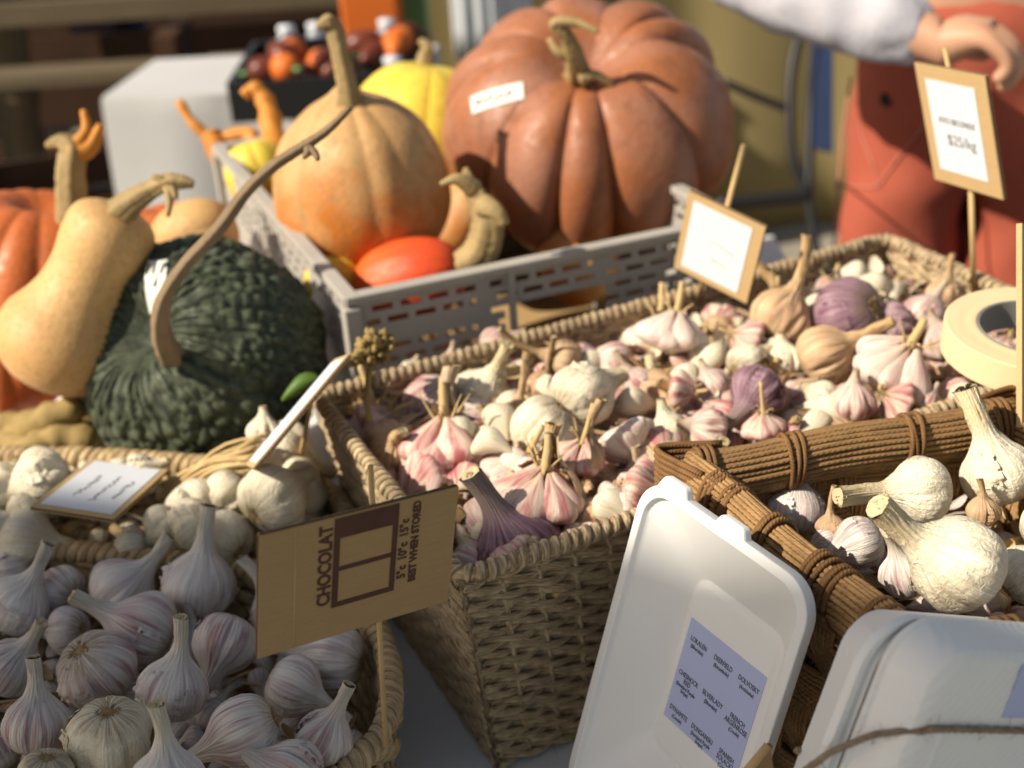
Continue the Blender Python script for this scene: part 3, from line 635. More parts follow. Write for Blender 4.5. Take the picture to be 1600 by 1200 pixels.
def rim_bundle(A, B, r, seed, sag=.0):
    """oval bundle of cords (rim) between two corners"""
    rg = random.Random(seed); m = MB(); n = 24; t = np.linspace(0, 1, n); base = A*(1-t)[:, None]+B*t[:, None]; base[:, 2] += .0015*np.sin(t*9+seed)
    d = nrm(B-A); s = nrm(np.cross(d, [0, 0, 1.])); NC = 26
    for k in range(NC):
        a = 2*PI*k/NC; rr = np.interp(t, np.linspace(0, 1, 6), [1+rg.uniform(-.06, .06) for _ in range(6)])
        p = base+s[None]*(math.cos(a)*r[0]*rr)[:, None]+np.array([0, 0, 1.])[None]*(math.sin(a)*r[1]*rr)[:, None]
        m.tube(p, .00165, 6, rnd=rg.random())
    m.tube(base, r[0]*.93, 12, ell=(r[1]/r[0], 1.), ref=(0, 0, 1))
    return m.build('rim_bundle', M['cord'])
def rim_wraps(m, A, B, r, ts, seed):
    rg = random.Random(seed); d = nrm(B-A); s = nrm(np.cross(d, [0, 0, 1.]))
    for t in ts:
        for k in range(3):
            c = A*(1-t)+B*t+d*(k-1)*.0034; sl = rg.uniform(-.25, .25); a = np.linspace(0, 2*PI, 28, endpoint=False)
            p = c+s[None]*(np.cos(a)*(r[0]+.0024))[:, None]+np.array([0, 0, 1.])[None]*(np.sin(a)*(r[1]+.0024))[:, None]+d[None]*(np.sin(a)*sl*.008)[:, None]
            m.tube(p, .00165, 6, closed=True)
RR = (.0100, .0150); ob = []
def rim_wraps_one(A, B, t_, k):
    w_ = MB(); rim_wraps(w_, A, B, RR, (t_,), k*7+int(t_*100)); ob.append(w_.build('rim_lashing', M['cordwrap']))
for k, ts in ((0, (.16, .24, .42, .63, .70, .86)), (1, (.2, .5, .8)), (2, (.2, .5, .8)), (3, (.06, .34, .70, .96))):
    A, B = BT[k], BT[(k+1) % 4]; A = A-np.array([0, 0, .015]); B = B-np.array([0, 0, .015]); ob.append(rim_bundle(A, B, RR, k)); [rim_wraps_one(A, B, t_, k) for t_ in ts]
for k in range(4):
    c = BT[k]-np.array([0, 0, .015]); dA = nrm(BT[(k+1) % 4]-BT[k]); dB = nrm(BT[k-1]-BT[k])
    wr = MB()
    for q in range(8):  # cords sweeping round the corner
        p = cr([c+dB*.03+np.array([0, 0, .004*(q-3)]), c-(dA+dB)*.006+np.array([0, 0, .004*(q-3)]), c+dA*.03+np.array([0, 0, .004*(q-3)])], 12); p += nrm(-(dA+dB))*.0105; wr.tube(p, .002, 6)
    ob.append(wr.build('corner_cords', M['cordwrap']))
for k in range(4):  # plain weave of flat corded strips
    A, B = BT[k]-np.array([0, 0, .02]), BT[(k+1) % 4]-np.array([0, 0, .02]); a, b = inset(A, .84, .004), inset(B, .84, .004)
    m = MB(); o = nrm(np.cross(B-A, [0, 0, 1.])); W = np.linalg.norm(B-A); nv = max(3, int(W/.026)); nr = 7; up_ = nrm(A-a)
    if (cc-A)@o > 0: o = -o
    dd = nrm(B-A)
    for j in range(nr):
        v = (j+.5)/nr; L, R = A*(1-v)+a*v, B*(1-v)+b*v; t = np.linspace(0, 1, nv*6+1); p = L*(1-t)[:, None]+R*t[:, None]+o*(.0028*np.cos(PI*(nv*t+j)))[:, None]
        cord_band(m, p, .19/nr*1.0, .001, 8, o, up_, j)
    for i in range(nv):
        u = (i+.5)/nv; t = np.linspace(0, 1, nr*6+1); p = (A*(1-u)+B*u)*(1-t)[:, None]+(a*(1-u)+b*u)*t[:, None]-o*(.0028*np.cos(PI*(nr*t-.5+i+.5)))[:, None]
        cord_band(m, p, .021, .001, 7, o, dd, 50+i)
    ob.append(m.build('woven_side', M['cord']))
m = MB(); q = [inset(p, .84, .006) for p in BT]; m.add(q, [(0, 1, 2, 3)]); ob.append(m.build('base', M['cord'], smooth=False))
for o in ob: o.parent = broot; o.matrix_parent_inverse = binv
qi = [inset(p, .9, 0) for p in BT]
litter('garlic_skin_litter', 'dry skins and straw at the bottom of the brown cord basket', [qi[0], qi[1], qi[2], qi[3]], .145, 260, 7, ['g_tan', 'g_white', 'straw'], 1.2, .012)
# ------------------------------------------------------------------ signs
def text(body, size, pos, mat, parent, rot=0., name='lettering', align='CENTER', ext=.00012, sx=1., bold=0., space=1.):
    cu = bpy.data.curves.new(name, 'FONT'); cu.body = body; cu.size = size; cu.align_x = align; cu.align_y = 'CENTER'; cu.extrude = ext; cu.offset = bold; cu.resolution_u = 3; cu.space_line = .85*space
    t = bpy.data.objects.new('tmp', cu); COL.objects.link(t); bpy.context.view_layer.update()
    me = bpy.data.meshes.new_from_object(t.evaluated_get(bpy.context.evaluated_depsgraph_get())); me.name = name; bpy.data.objects.remove(t)
    me.materials.clear(); me.materials.append(mat); o = bpy.data.objects.new(name, me); COL.objects.link(o); o.parent = parent
    o.location = pos; o.rotation_euler = (0, 0, rot); o.scale = (sx, 1, 1); return o
def scribble(parent, x0, y0, x1, y1, amp, seed, r=.00022, z=.0021):
    rg_ = random.Random(seed); n = max(8, int(math.hypot(x1-x0, y1-y0)/.0011)); t = np.linspace(0, 1, n); dx, dy = nrm([x1-x0, y1-y0]); w_ = np.array([rg_.uniform(-1, 1) for _ in range(n)])*amp
    m_ = MB(); m_.tube(np.stack([x0+(x1-x0)*t-dy*w_, y0+(y1-y0)*t+dx*w_, np.full(n, z)], 1), r, 4, ell=(1, .5)); return m_.build('handwriting', M['ink'], parent)
def card(root, w, h, th, mat, name='card'):
    m = MB(); m.box((0, 0, 0), (w, h, th)); o = m.build(name, mat, root, smooth=False); return o
def quad(root, x0, y0, x1, y1, z, mat, name):
    m = MB(); m.box(((x0+x1)/2, (y0+y1)/2, z), (x1-x0, y1-y0, .0003)); return m.build(name, mat, root, smooth=False)
def edge_flutes(root, w, h, th, name='fluted_edge'):
    m = MB(); n = int(w/.0035)
    for i in range(n):
        x = -w/2+(i+.5)*w/n
        m.tube([(x, -h/2-.0002, -th*.3), (x+w/n*.4, -h/2-.0002, th*.3)], .0004, 4); m.tube([(x, h/2+.0002, -th*.3), (x+w/n*.4, h/2+.0002, th*.3)], .0004, 4)
    for s in (-1, 1):
        m.box((s*(w/2+.0001), 0, 0), (.0004, h*.99, th*.5)); m.box((0, s*(h/2+.0001), 0), (w*.99, .0004, th*.5))
    return m.build(name, M['cardedge'], root, smooth=False)
def sign(name, label, ctr, X, Y, w, h, cardmat, th=.003):
    X = nrm(X); Y = nrm(Y-(np.array(Y)@X)*X); Z = np.cross(X, Y); r = empty(name, ctr, X, Y, Z); tag(r, label, 'sign'); card(r, w, h, th, cardmat); edge_flutes(r, w, h, th); return r
def stick(label, p, q, r=.0016):
    m = MB(); p = np.array(p); q = np.array(q); m.tube(p+(q-p)*np.linspace(0, 1, 6)[:, None], r, 8); o = m.build('stick', M['wood']); tag(o, label, 'stick', 'sign sticks'); return o
def stick_part(root, a, b, r=.0016):
    m = MB(); m.tube([a, b], r, 8); return m.build('stick', M['wood'], root)
# printed cardboard sign
s = sign('cardboard_sign', 'brown cardboard offcut with chocolate box printing on a stick, front centre', (-.0766, .4883, .2478), [.8388, .5247, -.1454], [.1557, .0248, .9875], .101, .0665, M['card'])
z = .0017
m = MB()
def rect(x0, y0, x1, y1): m.box(((x0+x1)/2, (y0+y1)/2, z), (x1-x0, y1-y0, .0003))
rect(-.0145, .0215, .0185, .0325)                     # dark band at the top
rect(-.0145, -.0165, -.0115, .0215); rect(.0158, -.0165, .0185, .0215); rect(-.0115, .0035, .0158, .0058); rect(-.0115, -.0165, .0158, -.0138)
m.build('printed_frame', M['brownink'], s, smooth=False)
text('CHOCOLAT', .0092, (-.0184, .0080, z), M['brownink'], s, PI/2, bold=.0003, sx=.86)
text('5°c  10°c  15°c', .0064, (.0222, .006, z), M['brownink'], s, PI/2, bold=.0002, sx=.86)
text('BEST WHEN STORED', .0056, (.0283, .0085, z), M['brownink'], s, PI/2, bold=.00022, sx=.86)
m = MB(); m.tube([(-.0330, -.033, .0015), (-.0335, .033, .0015)], .0004, 4); m.build('crease', M['cardlight'], s)
bpy.context.view_layer.update()
def on_plane(s, x, y, z):
    mi = s.matrix_world.inverted(); o_ = np.array(mi @ Vector(CAM)); d_ = np.array(mi.to_3x3() @ Vector(ray(x, y))); return tuple(o_+d_*((z-o_[2])/d_[2]))
stick_part(s, on_plane(s, 579, 728, -.0030), on_plane(s, 603, 1165, -.0034), .0014)
# price sign, upper right
s = sign('price_sign', 'upright price card headed SECONDS on a stick in the far right of the seagrass basket', (.3439, .9179, .3016), [.3755, -.9238, .0747], [-.2641, -.0293, .9641], .0743, .0973, M['cardlight'])
quad(s, -.0275, -.037, .0245, .0375, .0018, M['paper'], 'paper')
text('KYO SECONDS', .0066, (0., .006, .0021), M['ink'], s, bold=.0001, sx=.85); text('$25/kg', .0125, (.002, -.0095, .0021), M['ink'], s, sx=.9)
m = MB(); a = P(1522, 468, .155); inv = s.matrix_world.inverted(); b = np.array(inv @ Vector(a))
stick_part(s, (-.006, .062, -.003), (-.002, -.049, -.0032), .0016); stick_part(s, (-.002, -.049, -.0032), tuple(b), .0022)
# tilted price card at the back wall
s = sign('price_card', 'tilted price card with a shaded left side, on a stick behind the back rim', (.1652, .9127, .2222), [.7584, -.5969, -.2619], [.109, -.2801, .9538], .067, .074, M['cardlight'])
quad(s, -.0275, -.0315, .024, .031, .0018, M['paper'], 'paper')
scribble(s, -.008, .004, .016, .0, .0010, 1); scribble(s, -.004, -.012, .012, -.014, .002, 2)
inv = s.matrix_world.inverted(); b = np.array(inv @ Vector(P(1083, 485, .15))); a = np.array(inv @ Vector(D(1162, 228, 1.02)))
stick_part(s, tuple(a), (-.002, .030, -.0032), .0022); stick_part(s, (-.002, .030, -.0032), tuple(b), .0022)
# edge-on card on left, resting on garlic
s = sign('price_card', 'white price card seen almost edge-on over the cream garlic, left of the seagrass basket', (-.1453, .7563, .1866), [.6604, .5111, .5501], [-.267, .8446, -.4641], .096, .0678, M['cardlight'])
quad(s, -.044, -.030, .044, .030, .0018, M['paper'], 'paper')
inv = s.matrix_world.inverted(); stick_part(s, (.01, .0, -.0032), tuple(np.array(inv @ Vector(P(455, 790, .06)))), .0018)
s = sign('price_card', 'white price card lying on the cream garlic behind the shaded basket', (-.2855, .7513, .139), [.9765, -.1702, -.1321], [.1409, .9683, -.206], .0571, .0925, M['cardlight'])
quad(s, -.0245, -.041, .0245, .0425, .0018, M['paper'], 'paper')
for k, (x, h_) in enumerate(((-.010, .022), (.003, .026), (.014, .018))): scribble(s, x, -h_, x+.002, h_*.8, .0022, 5+k, .0003)
# cardboard corner and strip
s = empty('cardboard_flap', P(1192, 1186, .09)); tag(s, 'folded tip of a cardboard box below the fibre tray, bottom edge', 'cardboard')
a = P(1165, 1215, .16); b = P(1204, 1168, .17); c = P(1216, 1250, .13); d_ = P(1140, 1240, .14)
s.location = tuple(b); m = MB(); fr = [b*0, c-b, a-b, d_-b]; nn = nrm(np.cross(c-b, a-b))*.003
m.add([fr[0], fr[1], fr[3], fr[2]]+[q+nn for q in (fr[0], fr[1], fr[3], fr[2])], [(0, 1, 2, 3), (7, 6, 5, 4), (0, 4, 5, 1), (1, 5, 6, 2), (2, 6, 7, 3), (3, 7, 4, 0)]); m.build('flap', M['card'], s, smooth=False)
m = MB(); m.tube([fr[2]*1.0+nn*.5, nn*.5, nn*.5+fr[1]*.02], .0022, 8); m.build('folded_edge', M['cardlight'], s)
s = empty('cardboard_strip', P(1595, 628, .22)); tag(s, 'upright strip of cardboard at the right picture edge before the tape roll', 'cardboard')
X = nrm(RI*.7+FW*.6); m = MB(); m.box(np.array([0, 0, .0])+UP*.045+X*.028, (.06, .0035, .12), X, nrm(np.cross(UP, X)), UP); m.build('strip', M['cardlight'], s, smooth=False)
# ------------------------------------------------------------------ masking tape roll
def ring(m, r0, r1, h, n=96, mi=0, seed=0):
    a = np.linspace(0, 2*PI, n, endpoint=False); V = []
    rg = random.Random(seed); prof = [(r0, -h/2), (r0, h/2)]+[(r0+(r1-r0)*(k+.5)/10, h/2+rg.uniform(-.0002, .0003)) for k in range(10)]+[(r1-.0006, h/2), (r1, h/2-.0006), (r1, -h/2+.0006), (r1-.0006, -h/2)]
    for r, z_ in prof: V += [(r*math.cos(x), r*math.sin(x), z_) for x in a]
    k = len(prof); m.add(V, [(i*n+j, ((i+1) % k)*n+j, ((i+1) % k)*n+(j+1) % n, i*n+(j+1) % n) for i in range(k) for j in range(n)], None, mi)
tp = empty('tape_roll'); tc_ = P(1618, 533, .222); Rt = 140*depth(tc_)/F
tp.matrix_world = zframe(tc_, nrm([.03, -.05, 1.]), 1.); tag(tp, 'roll of beige masking tape lying on the corner of the two baskets', 'tape roll')
m = MB(); ring(m, Rt*.66, Rt, .020); o = m.build('tape', M['tape'], tp); smooth_flat(o, 35)
m = MB(); ring(m, Rt*.62, Rt*.66, .0195, seed=2); o = m.build('cardboard_core', M['tapecore'], tp); smooth_flat(o, 35)
m = MB()
for k in range(5):
    a0 = 2.5+k*.12; m.box((Rt*.613*math.cos(a0), Rt*.613*math.sin(a0), .0), (.0006, .004, .006+.002*(k % 2)), (math.cos(a0), math.sin(a0), 0), (-math.sin(a0), math.cos(a0), 0))
m.build('printed_mark', M['greenink'], tp, smooth=False)
# ------------------------------------------------------------------ moulded fibre containers
def rrect(w, h, r, n=8):
    out = []
    for cx, cy, a0 in ((w/2-r, h/2-r, 0), (-w/2+r, h/2-r, 90), (-w/2+r, -h/2+r, 180), (w/2-r, -h/2+r, 270)):
        for k in range(n+1): a = rad(a0+90*k/n); out.append((cx+r*math.cos(a), cy+r*math.sin(a)))
    return np.array(out)
def shell(root, layers, name, mat, th=.0012, sub=True, cx=0., cy=0.):
    """stack of rounded rectangles (w,h,r,z): a moulded tray skin with thickness"""
    m = MB(); n = 36; V = []
    for w, h, r, z_ in layers: V += [(x+cx, y+cy, z_) for x, y in rrect(w, h, r)]
    k = len(layers); f = [(i*n+j, i*n+(j+1) % n, (i+1)*n+(j+1) % n, (i+1)*n+j) for i in range(k-1) for j in range(n)]+[tuple((k-1)*n+j for j in range(n))]
    m.add(V, f); o = m.build(name, mat, root); s = o.modifiers.new('thick', 'SOLIDIFY'); s.thickness = th; s.offset = 0; smooth_flat(o, 50)
    bevel(o, .0006, 2, 30); return o
A = np.array([.0699, .5903, .22]); X = np.array([.5038, -.8638, 0]); Y = nrm(np.array([0, 0, 1])*math.cos(rad(-18))+np.array([-.8638, -.5038, 0])*math.sin(rad(-18))); Z = np.cross(X, Y)
w, h = .1295, .205
A = A+Y*.004-X*.001
tr = empty('takeout_tray', A+X*w/2-Y*h/2, X, Y, Z); tag(tr, 'open white moulded fibre tray standing on end with a lilac variety list inside', 'takeout container')
shell(tr, [(w, h, .020, -.007), (w+.001, h+.001, .020, 0.), (w-.009, h-.009, .017, .0005), (w-.0105, h-.0105, .016, -.003), (w-.014, h-.014, .016, -.005), (w-.052, h-.088, .013, -.0280), (w-.058, h-.094, .011, -.0305), (w-.062, h-.098, .011, -.0300), (w-.066, h-.102, .010, -.0285)], 'tray', M['pulp'])
m = MB()
for x in (-.046, .000): # closing tabs on the top edge
    V = [(x-.011, h/2-.004, .0008), (x+.017, h/2-.004, .0008), (x+.012, h/2+.0065, .0008), (x-.005, h/2+.0065, .0008)]; V += [(a, b, c-.007) for a, b, c in V]
    m.add(V, [(0, 1, 2, 3), (7, 6, 5, 4), (0, 4, 5, 1), (1, 5, 6, 2), (2, 6, 7, 3), (3, 7, 4, 0)])
o = m.build('closing_tab', M['pulp'], tr, smooth=False); bevel(o, .002, 3)
zl = -.0277; lab = empty('variety_label'); lab.parent = tr; lab.location = (.001, -.012, 0)
q = quad(tr, -.0300, -.033, .0315, .0305, zl, M['lilac'], 'label')
bpy.data.objects.remove(lab)
rows = [[('LOKALEN', '(Silverskin)'), ('DEERFIELD', '(Rocambole)'), ('DOLVOSKY', '(Artichoke)')], [('CHESNOCK\nRED', '(Standard Purple\nStripe)'), ('SILVERLADY', '(Silverskin)'), ('FRENCH\nARGENROSE', '(Creole)')], [('DYNAMITE', '(Creole)'), ('DUNGANSKI', '(Standard Purple\nStripe)'), ('SPANISH\nSOLACIO', '(Creole)')]]
for j, rw in enumerate(rows):
    for i, (a, b) in enumerate(rw):
        x = -.0195+i*.0205; y = .0200-j*.0225; na = a.count('\n')
        text(a, .0043, (x, y-na*.0018, zl+.0003), M['ink'], q, bold=0., sx=.72); text(b, .0033, (x, y-.0041-na*.0032-b.count('\n')*.0012, zl+.0003), M['ink'], q, bold=0., sx=.72)
# closed container, lower right, tied with twine
mt = M['pulp'].copy(); mt.name = 'ribbed_moulded_fibre'; nt = mt.node_tree; n_ = N(nt); b_ = nt.nodes['Principled BSDF']; tcn = n_('ShaderNodeTexCoord')
rot = n_('ShaderNodeMapping', {'Vector': tcn.outputs['Object'], 'Rotation': (0, 0, rad(35))})
wv = n_('ShaderNodeTexWave', {'Vector': rot.outputs[0], 'Scale': 75., 'Distortion': .0}, bands_direction='X'); bpn = n_('ShaderNodeBump', {'Height': wv.outputs[0], 'Strength': .28, 'Distance': .0008}); n_.link(bpn.outputs[0], b_.inputs['Normal']); M['pulprib'] = mt
X = nrm([.836, .361, -.414]); Y = nrm([.341, .249, .906]); Y = nrm(Y-(Y@X)*X); Z = np.cross(X, Y)
bx = D(1500, 1080, .54); w, h = .223, .150
_r0 = ray(1450, 1000); _q = CAM+_r0*(((bx-CAM)@Z)/(_r0@Z)); c0 = _q+X*(w/2-.004)-Y*(h/2-.004)
bx2 = empty('takeout_box', c0, X, Y, Z); tag(bx2, 'closed ribbed white moulded fibre box tied with twine, lower right corner', 'takeout container')
shell(bx2, [(w+.004, h+.000, .022, -.0135), (w+.006, h+.001, .022, -.011), (w+.002, h-.001, .020, -.010), (w-.002, h-.004, .020, .000), (w-.010, h-.008, .020, .007), (w-.020, h-.014, .018, .0095), (w-.05, h-.045, .014, .0100)], 'lid', M['pulprib'])
shell(bx2, [(w+.004, h-.008, .023, -.0145), (w+.007, h-.006, .024, -.0195), (w+.011, h-.005, .025, -.0195), (w+.014, h-.004, .025, -.0155), (w+.020, h-.004, .026, -.0155), (w+.0215, h-.004, .026, -.0185), (w+.006, h-.008, .021, -.021), (w-.03, h-.03, .018, -.050), (w-.04, h-.04, .016, -.052)], 'base', M['pulp'])
m = MB(); m.tube(cr([(-.090, .060, .0085), (-.091, .03, .0098), (-.092, -.06, .0098)], 12), .0022, 8, ell=(.5, 1.), ref=(0, 0, 1)); m.build('pressed_rib', M['pulp'], bx2)
q = quad(bx2, -.0585, .0425, .03, .0675, .0110, M['lilac'], 'label')
text('PRISTINE PRODUCE', .0024, (-.0445, .055, .0113), M['ink'], q, -PI/2, bold=0., sx=.72)
m = MB(); tw = cr([(-.108, -.034, -.050), (-.122, -.010, -.026), (-.1235, .010, -.0130), (-.114, .026, -.002), (-.104, .0345, .0085), (-.088, .0375, .0120), (0, .036, .0120), (.06, .035, .012), (.098, .032, .0095), (.118, .026, -.008), (.128, .01, -.019), (.112, -.0, -.045), (0, -.005, -.056), (-.1, -.012, -.050)], 190)
fr_ = np.linspace(0, 1, 190)
for k in range(3):
    a = fr_*2*PI*58+2*PI*k/3; m.tube(tw+np.stack([0*a, np.cos(a), np.sin(a)], 1)*.0009, .0010, 6, rnd=k*.3)
rg = random.Random(3)
for k in range(170):
    i = rg.randrange(169); p = tw[i]; d = nrm([rg.uniform(-1, 1), rg.uniform(-1, 1), rg.uniform(-.4, 1)]); m.tube([p, p+d*.003, p+d*.006+np.array([rg.uniform(-.003, .003), .001, 0])], .00009, 3)
t_ = m.build('twine', M['twine']); t_.matrix_world = frame(c0, X, Y, Z); tag(t_, 'jute twine tied round the closed fibre box', 'twine')
# ------------------------------------------------------------------ pumpkins
def squash_mat(name, top, low, groove, rough=.38, spots=.3, bloom=(.6, .45, .4), bl=.0, gr=.5):
    m, nt, b = newmat(name); n = N(nt); at = n('ShaderNodeAttribute', attribute_name='st'); tc = n('ShaderNodeTexCoord')
    sep = n('ShaderNodeSeparateXYZ', {'Vector': at.outputs['Vector']})
    n1 = n('ShaderNodeTexNoise', {'Vector': tc.outputs['Object'], 'Scale': 2.2, 'Detail': 4., 'Distortion': .4}); n2 = n('ShaderNodeTexNoise', {'Vector': tc.outputs['Object'], 'Scale': 22., 'Detail': 5.})
    v = n.math('ADD', sep.outputs[2], n.math('MULTIPLY', n.math('SUBTRACT', n1.outputs[0], .5), .6))
    c = n.mix(n.ramp(v, [(.25, 0.), (.6, 1.)]), low, top)
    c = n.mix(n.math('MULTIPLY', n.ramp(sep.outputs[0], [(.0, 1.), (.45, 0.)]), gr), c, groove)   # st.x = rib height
    c = n.mix(n.math('MULTIPLY', n.ramp(n2.outputs[0], [(.5, 0.), (.75, 1.)]), spots), c, [x*1.5+.05 for x in low])
    c = n.mix(n.math('MULTIPLY', n.ramp(n1.outputs[0], [(.4, 0.), (.65, 1.)]), bl), c, bloom)
    n4 = n('ShaderNodeTexNoise', {'Vector': tc.outputs['Object'], 'Scale': 9., 'Detail': 6., 'Distortion': .7}); n5 = n('ShaderNodeTexNoise', {'Vector': tc.outputs['Object'], 'Scale': 48., 'Detail': 2.})
    c = n.mix(n.math('MULTIPLY', n.ramp(n4.outputs[0], [(.5, 0.), (.7, 1.)]), .45), c, [x*.55 for x in top]); c = n.mix(n.math('MULTIPLY', n.ramp(n5.outputs[0], [(.66, 0.), (.72, 1.)]), .5), c, [min(1, x*1.4+.06) for x in top])
    n.link(c, b.inputs['Base Color']); n.link(n.ramp(n4.outputs[0], [(.3, rough-.06), (.7, rough+.25)]), b.inputs['Roughness']); b.inputs['Specular IOR Level'].default_value = .35
    bp = n('ShaderNodeBump', {'Height': n2.outputs[0], 'Strength': .35, 'Distance': .002}); n.link(bp.outputs[0], b.inputs['Normal']); return m
def squash(px, py, rpx, dp, axis, hr, nr, rd, mat, name, label, dim=.3, prof=None, warts=0, seed=1, nphi=160, stem=None, stemr=None, spin=0., group=None, crw=.6, p1=1.):
    c = D(px, py, dp); R = rpx*dp/F; rg = random.Random(seed); mth = 90
    if prof is None:
        th = np.linspace(-PI/2, PI/2, mth); r = np.cos(th)**.82; z = hr*np.sign(np.sin(th))*np.abs(np.sin(th))**.95
        z = z-hr*dim*np.exp(-(r/.3)**2)*(th > 0)+hr*.12*np.exp(-(r/.25)**2)*(th < 0)
    else: q = cr(prof, mth); r, z = q[:, 0], q[:, 1]; th = np.linspace(-PI/2, PI/2, mth)
    ph = np.linspace(0, 2*PI, nphi, endpoint=False); wv = sum(rg.uniform(-.13, .13)*np.sin(k*ph+rg.uniform(0, 6)) for k in (1, 2, 3, 5))
    rib = np.abs(np.cos(nr*(ph+wv)/2))**crw if nr else np.ones(nphi)
    amp = np.interp(np.floor(nr*(ph+wv)/2/PI+.5) % max(1, nr), range(max(1, nr)), [rg.uniform(.7, 1.2) for _ in range(max(1, nr))])
    V = np.zeros((mth, nphi, 3)); A = np.zeros((mth, nphi, 3)); w = np.clip(np.cos(th)*1.6, 0, 1)[:, None]
    s = 1-rd*amp[None]*(1-rib[None])*w+sum(rg.uniform(-.02, .02)*np.cos(k*ph+rg.uniform(0, 6)) for k in (1, 2, 3))[None]
    V[..., 0] = r[:, None]*s*np.cos(ph); V[..., 1] = r[:, None]*s*np.sin(ph); V[..., 2] = z[:, None]*(1-.6*rd*amp[None]*(1-rib[None])*w)
    A[..., 0] = rib[None]; A[..., 1] = ph/6.28; A[..., 2] = (np.sin(th)*.5+.5)[:, None]
    V = V.reshape(-1, 3)
    if warts:
        sd = np.array([[rg.gauss(0, 1) for _ in range(3)] for _ in range(warts)]); sd /= np.linalg.norm(sd, axis=1)[:, None]
        U = V/np.array([1, 1, hr]); U /= np.linalg.norm(U, axis=1)[:, None]; H = np.zeros(len(U))
        for i in range(0, len(U), 4000):
            d = np.sqrt(np.maximum(0, 2-2*U[i:i+4000]@sd.T)); d.partition(1, axis=1); d1, d2 = d[:, 0], d[:, 1]; H[i:i+4000] = np.clip((d2-d1)/(d2+d1)*2.6, 0, 1)**.6
        near = np.clip((A.reshape(-1, 3)[:, 2]-.62)/.38, 0, 1); H *= (1-.75*near)
        stri = np.tile(.5+.5*np.cos(38*ph+1.7*np.sin(9*ph)), (mth, 1)).ravel(); V = V*(1+.075*H+.05*near*stri*(near < .97))[:, None]; A = A.reshape(-1, 3); A[:, 0] = H
    m = MB(); m.add(V, [(i*nphi+k, i*nphi+(k+1) % nphi, (i+1)*nphi+(k+1) % nphi, (i+1)*nphi+k) for i in range(mth-1) for k in range(nphi)], A.reshape(-1, 3))
    root = m.build(name, mat); ax = nrm(axis); root.matrix_world = zframe(c, ax, R, spin); tag(root, label, name.replace('_', ' '), group)
    if stem is not None:
        pts = [np.array(q) for q in stem]; m = MB(); n = 60; p = cr(pts, n); rr = np.interp(np.linspace(0, 1, n), np.linspace(0, 1, len(stemr)), stemr)
        k0 = m.n; m.tube(p, rr, 14)
        V = m.v[-1].reshape(n, 14, 3); cen = V.mean(1, keepdims=True); f = 1+.22*np.cos(5*np.linspace(0, 2*PI, 14, endpoint=False)+.0)[None, :, None]+np.array([[rg.uniform(-.05, .05) for _ in range(14)] for _ in range(n)])[..., None]
        m.v[-1] = (cen+(V-cen)*f).reshape(-1, 3)
        o = m.build('stem', M['stem'] if not warts else M['stemg']); o.parent = root; o.matrix_parent_inverse = root.matrix_world.inverted()
    return root, c, R
M['stem'] = simple('pumpkin_stem', (.31, .22, .10), .75, .4, 45, .6, 160, .002); M['stemg'] = simple('vine_stem', (.20, .14, .08), .75, .35, 45, .6, 160, .002); M['stemo'] = simple('orange_stem', (.50, .20, .03), .6, .35, 45, .5, 160, .002)
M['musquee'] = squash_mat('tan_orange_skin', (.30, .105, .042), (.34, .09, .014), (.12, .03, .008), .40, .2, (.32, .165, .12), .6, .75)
M['tansq'] = squash_mat('tan_squash_skin', (.50, .29, .12), (.48, .15, .02), (.38, .21, .08), .42, .35, (.62, .40, .18), .3, .6)
M['yellow'] = squash_mat('yellow_squash_skin', (.72, .55, .07), (.60, .36, .03), (.6, .42, .05), .35, .1)
M['red'] = squash_mat('red_squash_skin', (.66, .075, .02), (.70, .12, .02), (.5, .05, .01), .3, .2)
M['orange'] = squash_mat('orange_pumpkin_skin', (.48, .125, .03), (.48, .10, .018), (.36, .08, .01), .38, .2)
M['butter'] = squash_mat('butternut_skin', (.58, .35, .14), (.58, .33, .13), (.5, .30, .12), .45, .15)
M['green'] = squash_mat('dark_green_warty_skin', (.060, .074, .042), (.055, .068, .034), (.005, .007, .004), .5, .4, (.10, .115, .075), .4, 1.)
M['sticker'] = simple('white_sticker', (.72, .72, .66), .6, .05, 30, 0)
PG = 'squashes and pumpkins in and beside the grey crate'
dB = 1.28
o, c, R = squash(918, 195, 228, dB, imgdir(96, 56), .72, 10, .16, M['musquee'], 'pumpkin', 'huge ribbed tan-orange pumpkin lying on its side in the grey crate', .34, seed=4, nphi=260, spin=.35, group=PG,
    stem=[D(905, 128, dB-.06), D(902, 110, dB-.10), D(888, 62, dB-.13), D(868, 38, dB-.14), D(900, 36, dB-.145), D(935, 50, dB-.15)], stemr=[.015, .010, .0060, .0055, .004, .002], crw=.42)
m = MB(); m.tube(cr([D(905, 126, dB-.105), D(930, 118, dB-.105), D(960, 135, dB-.10)], 10), np.linspace(.007, .003, 10), 8); m.tube(cr([D(893, 90, dB-.115), D(872, 80, dB-.12), D(858, 60, dB-.12)], 10), np.linspace(.006, .003, 10), 8)
x = m.build('stem_spur', M['stem']); x.parent = o; x.matrix_parent_inverse = o.matrix_world.inverted()
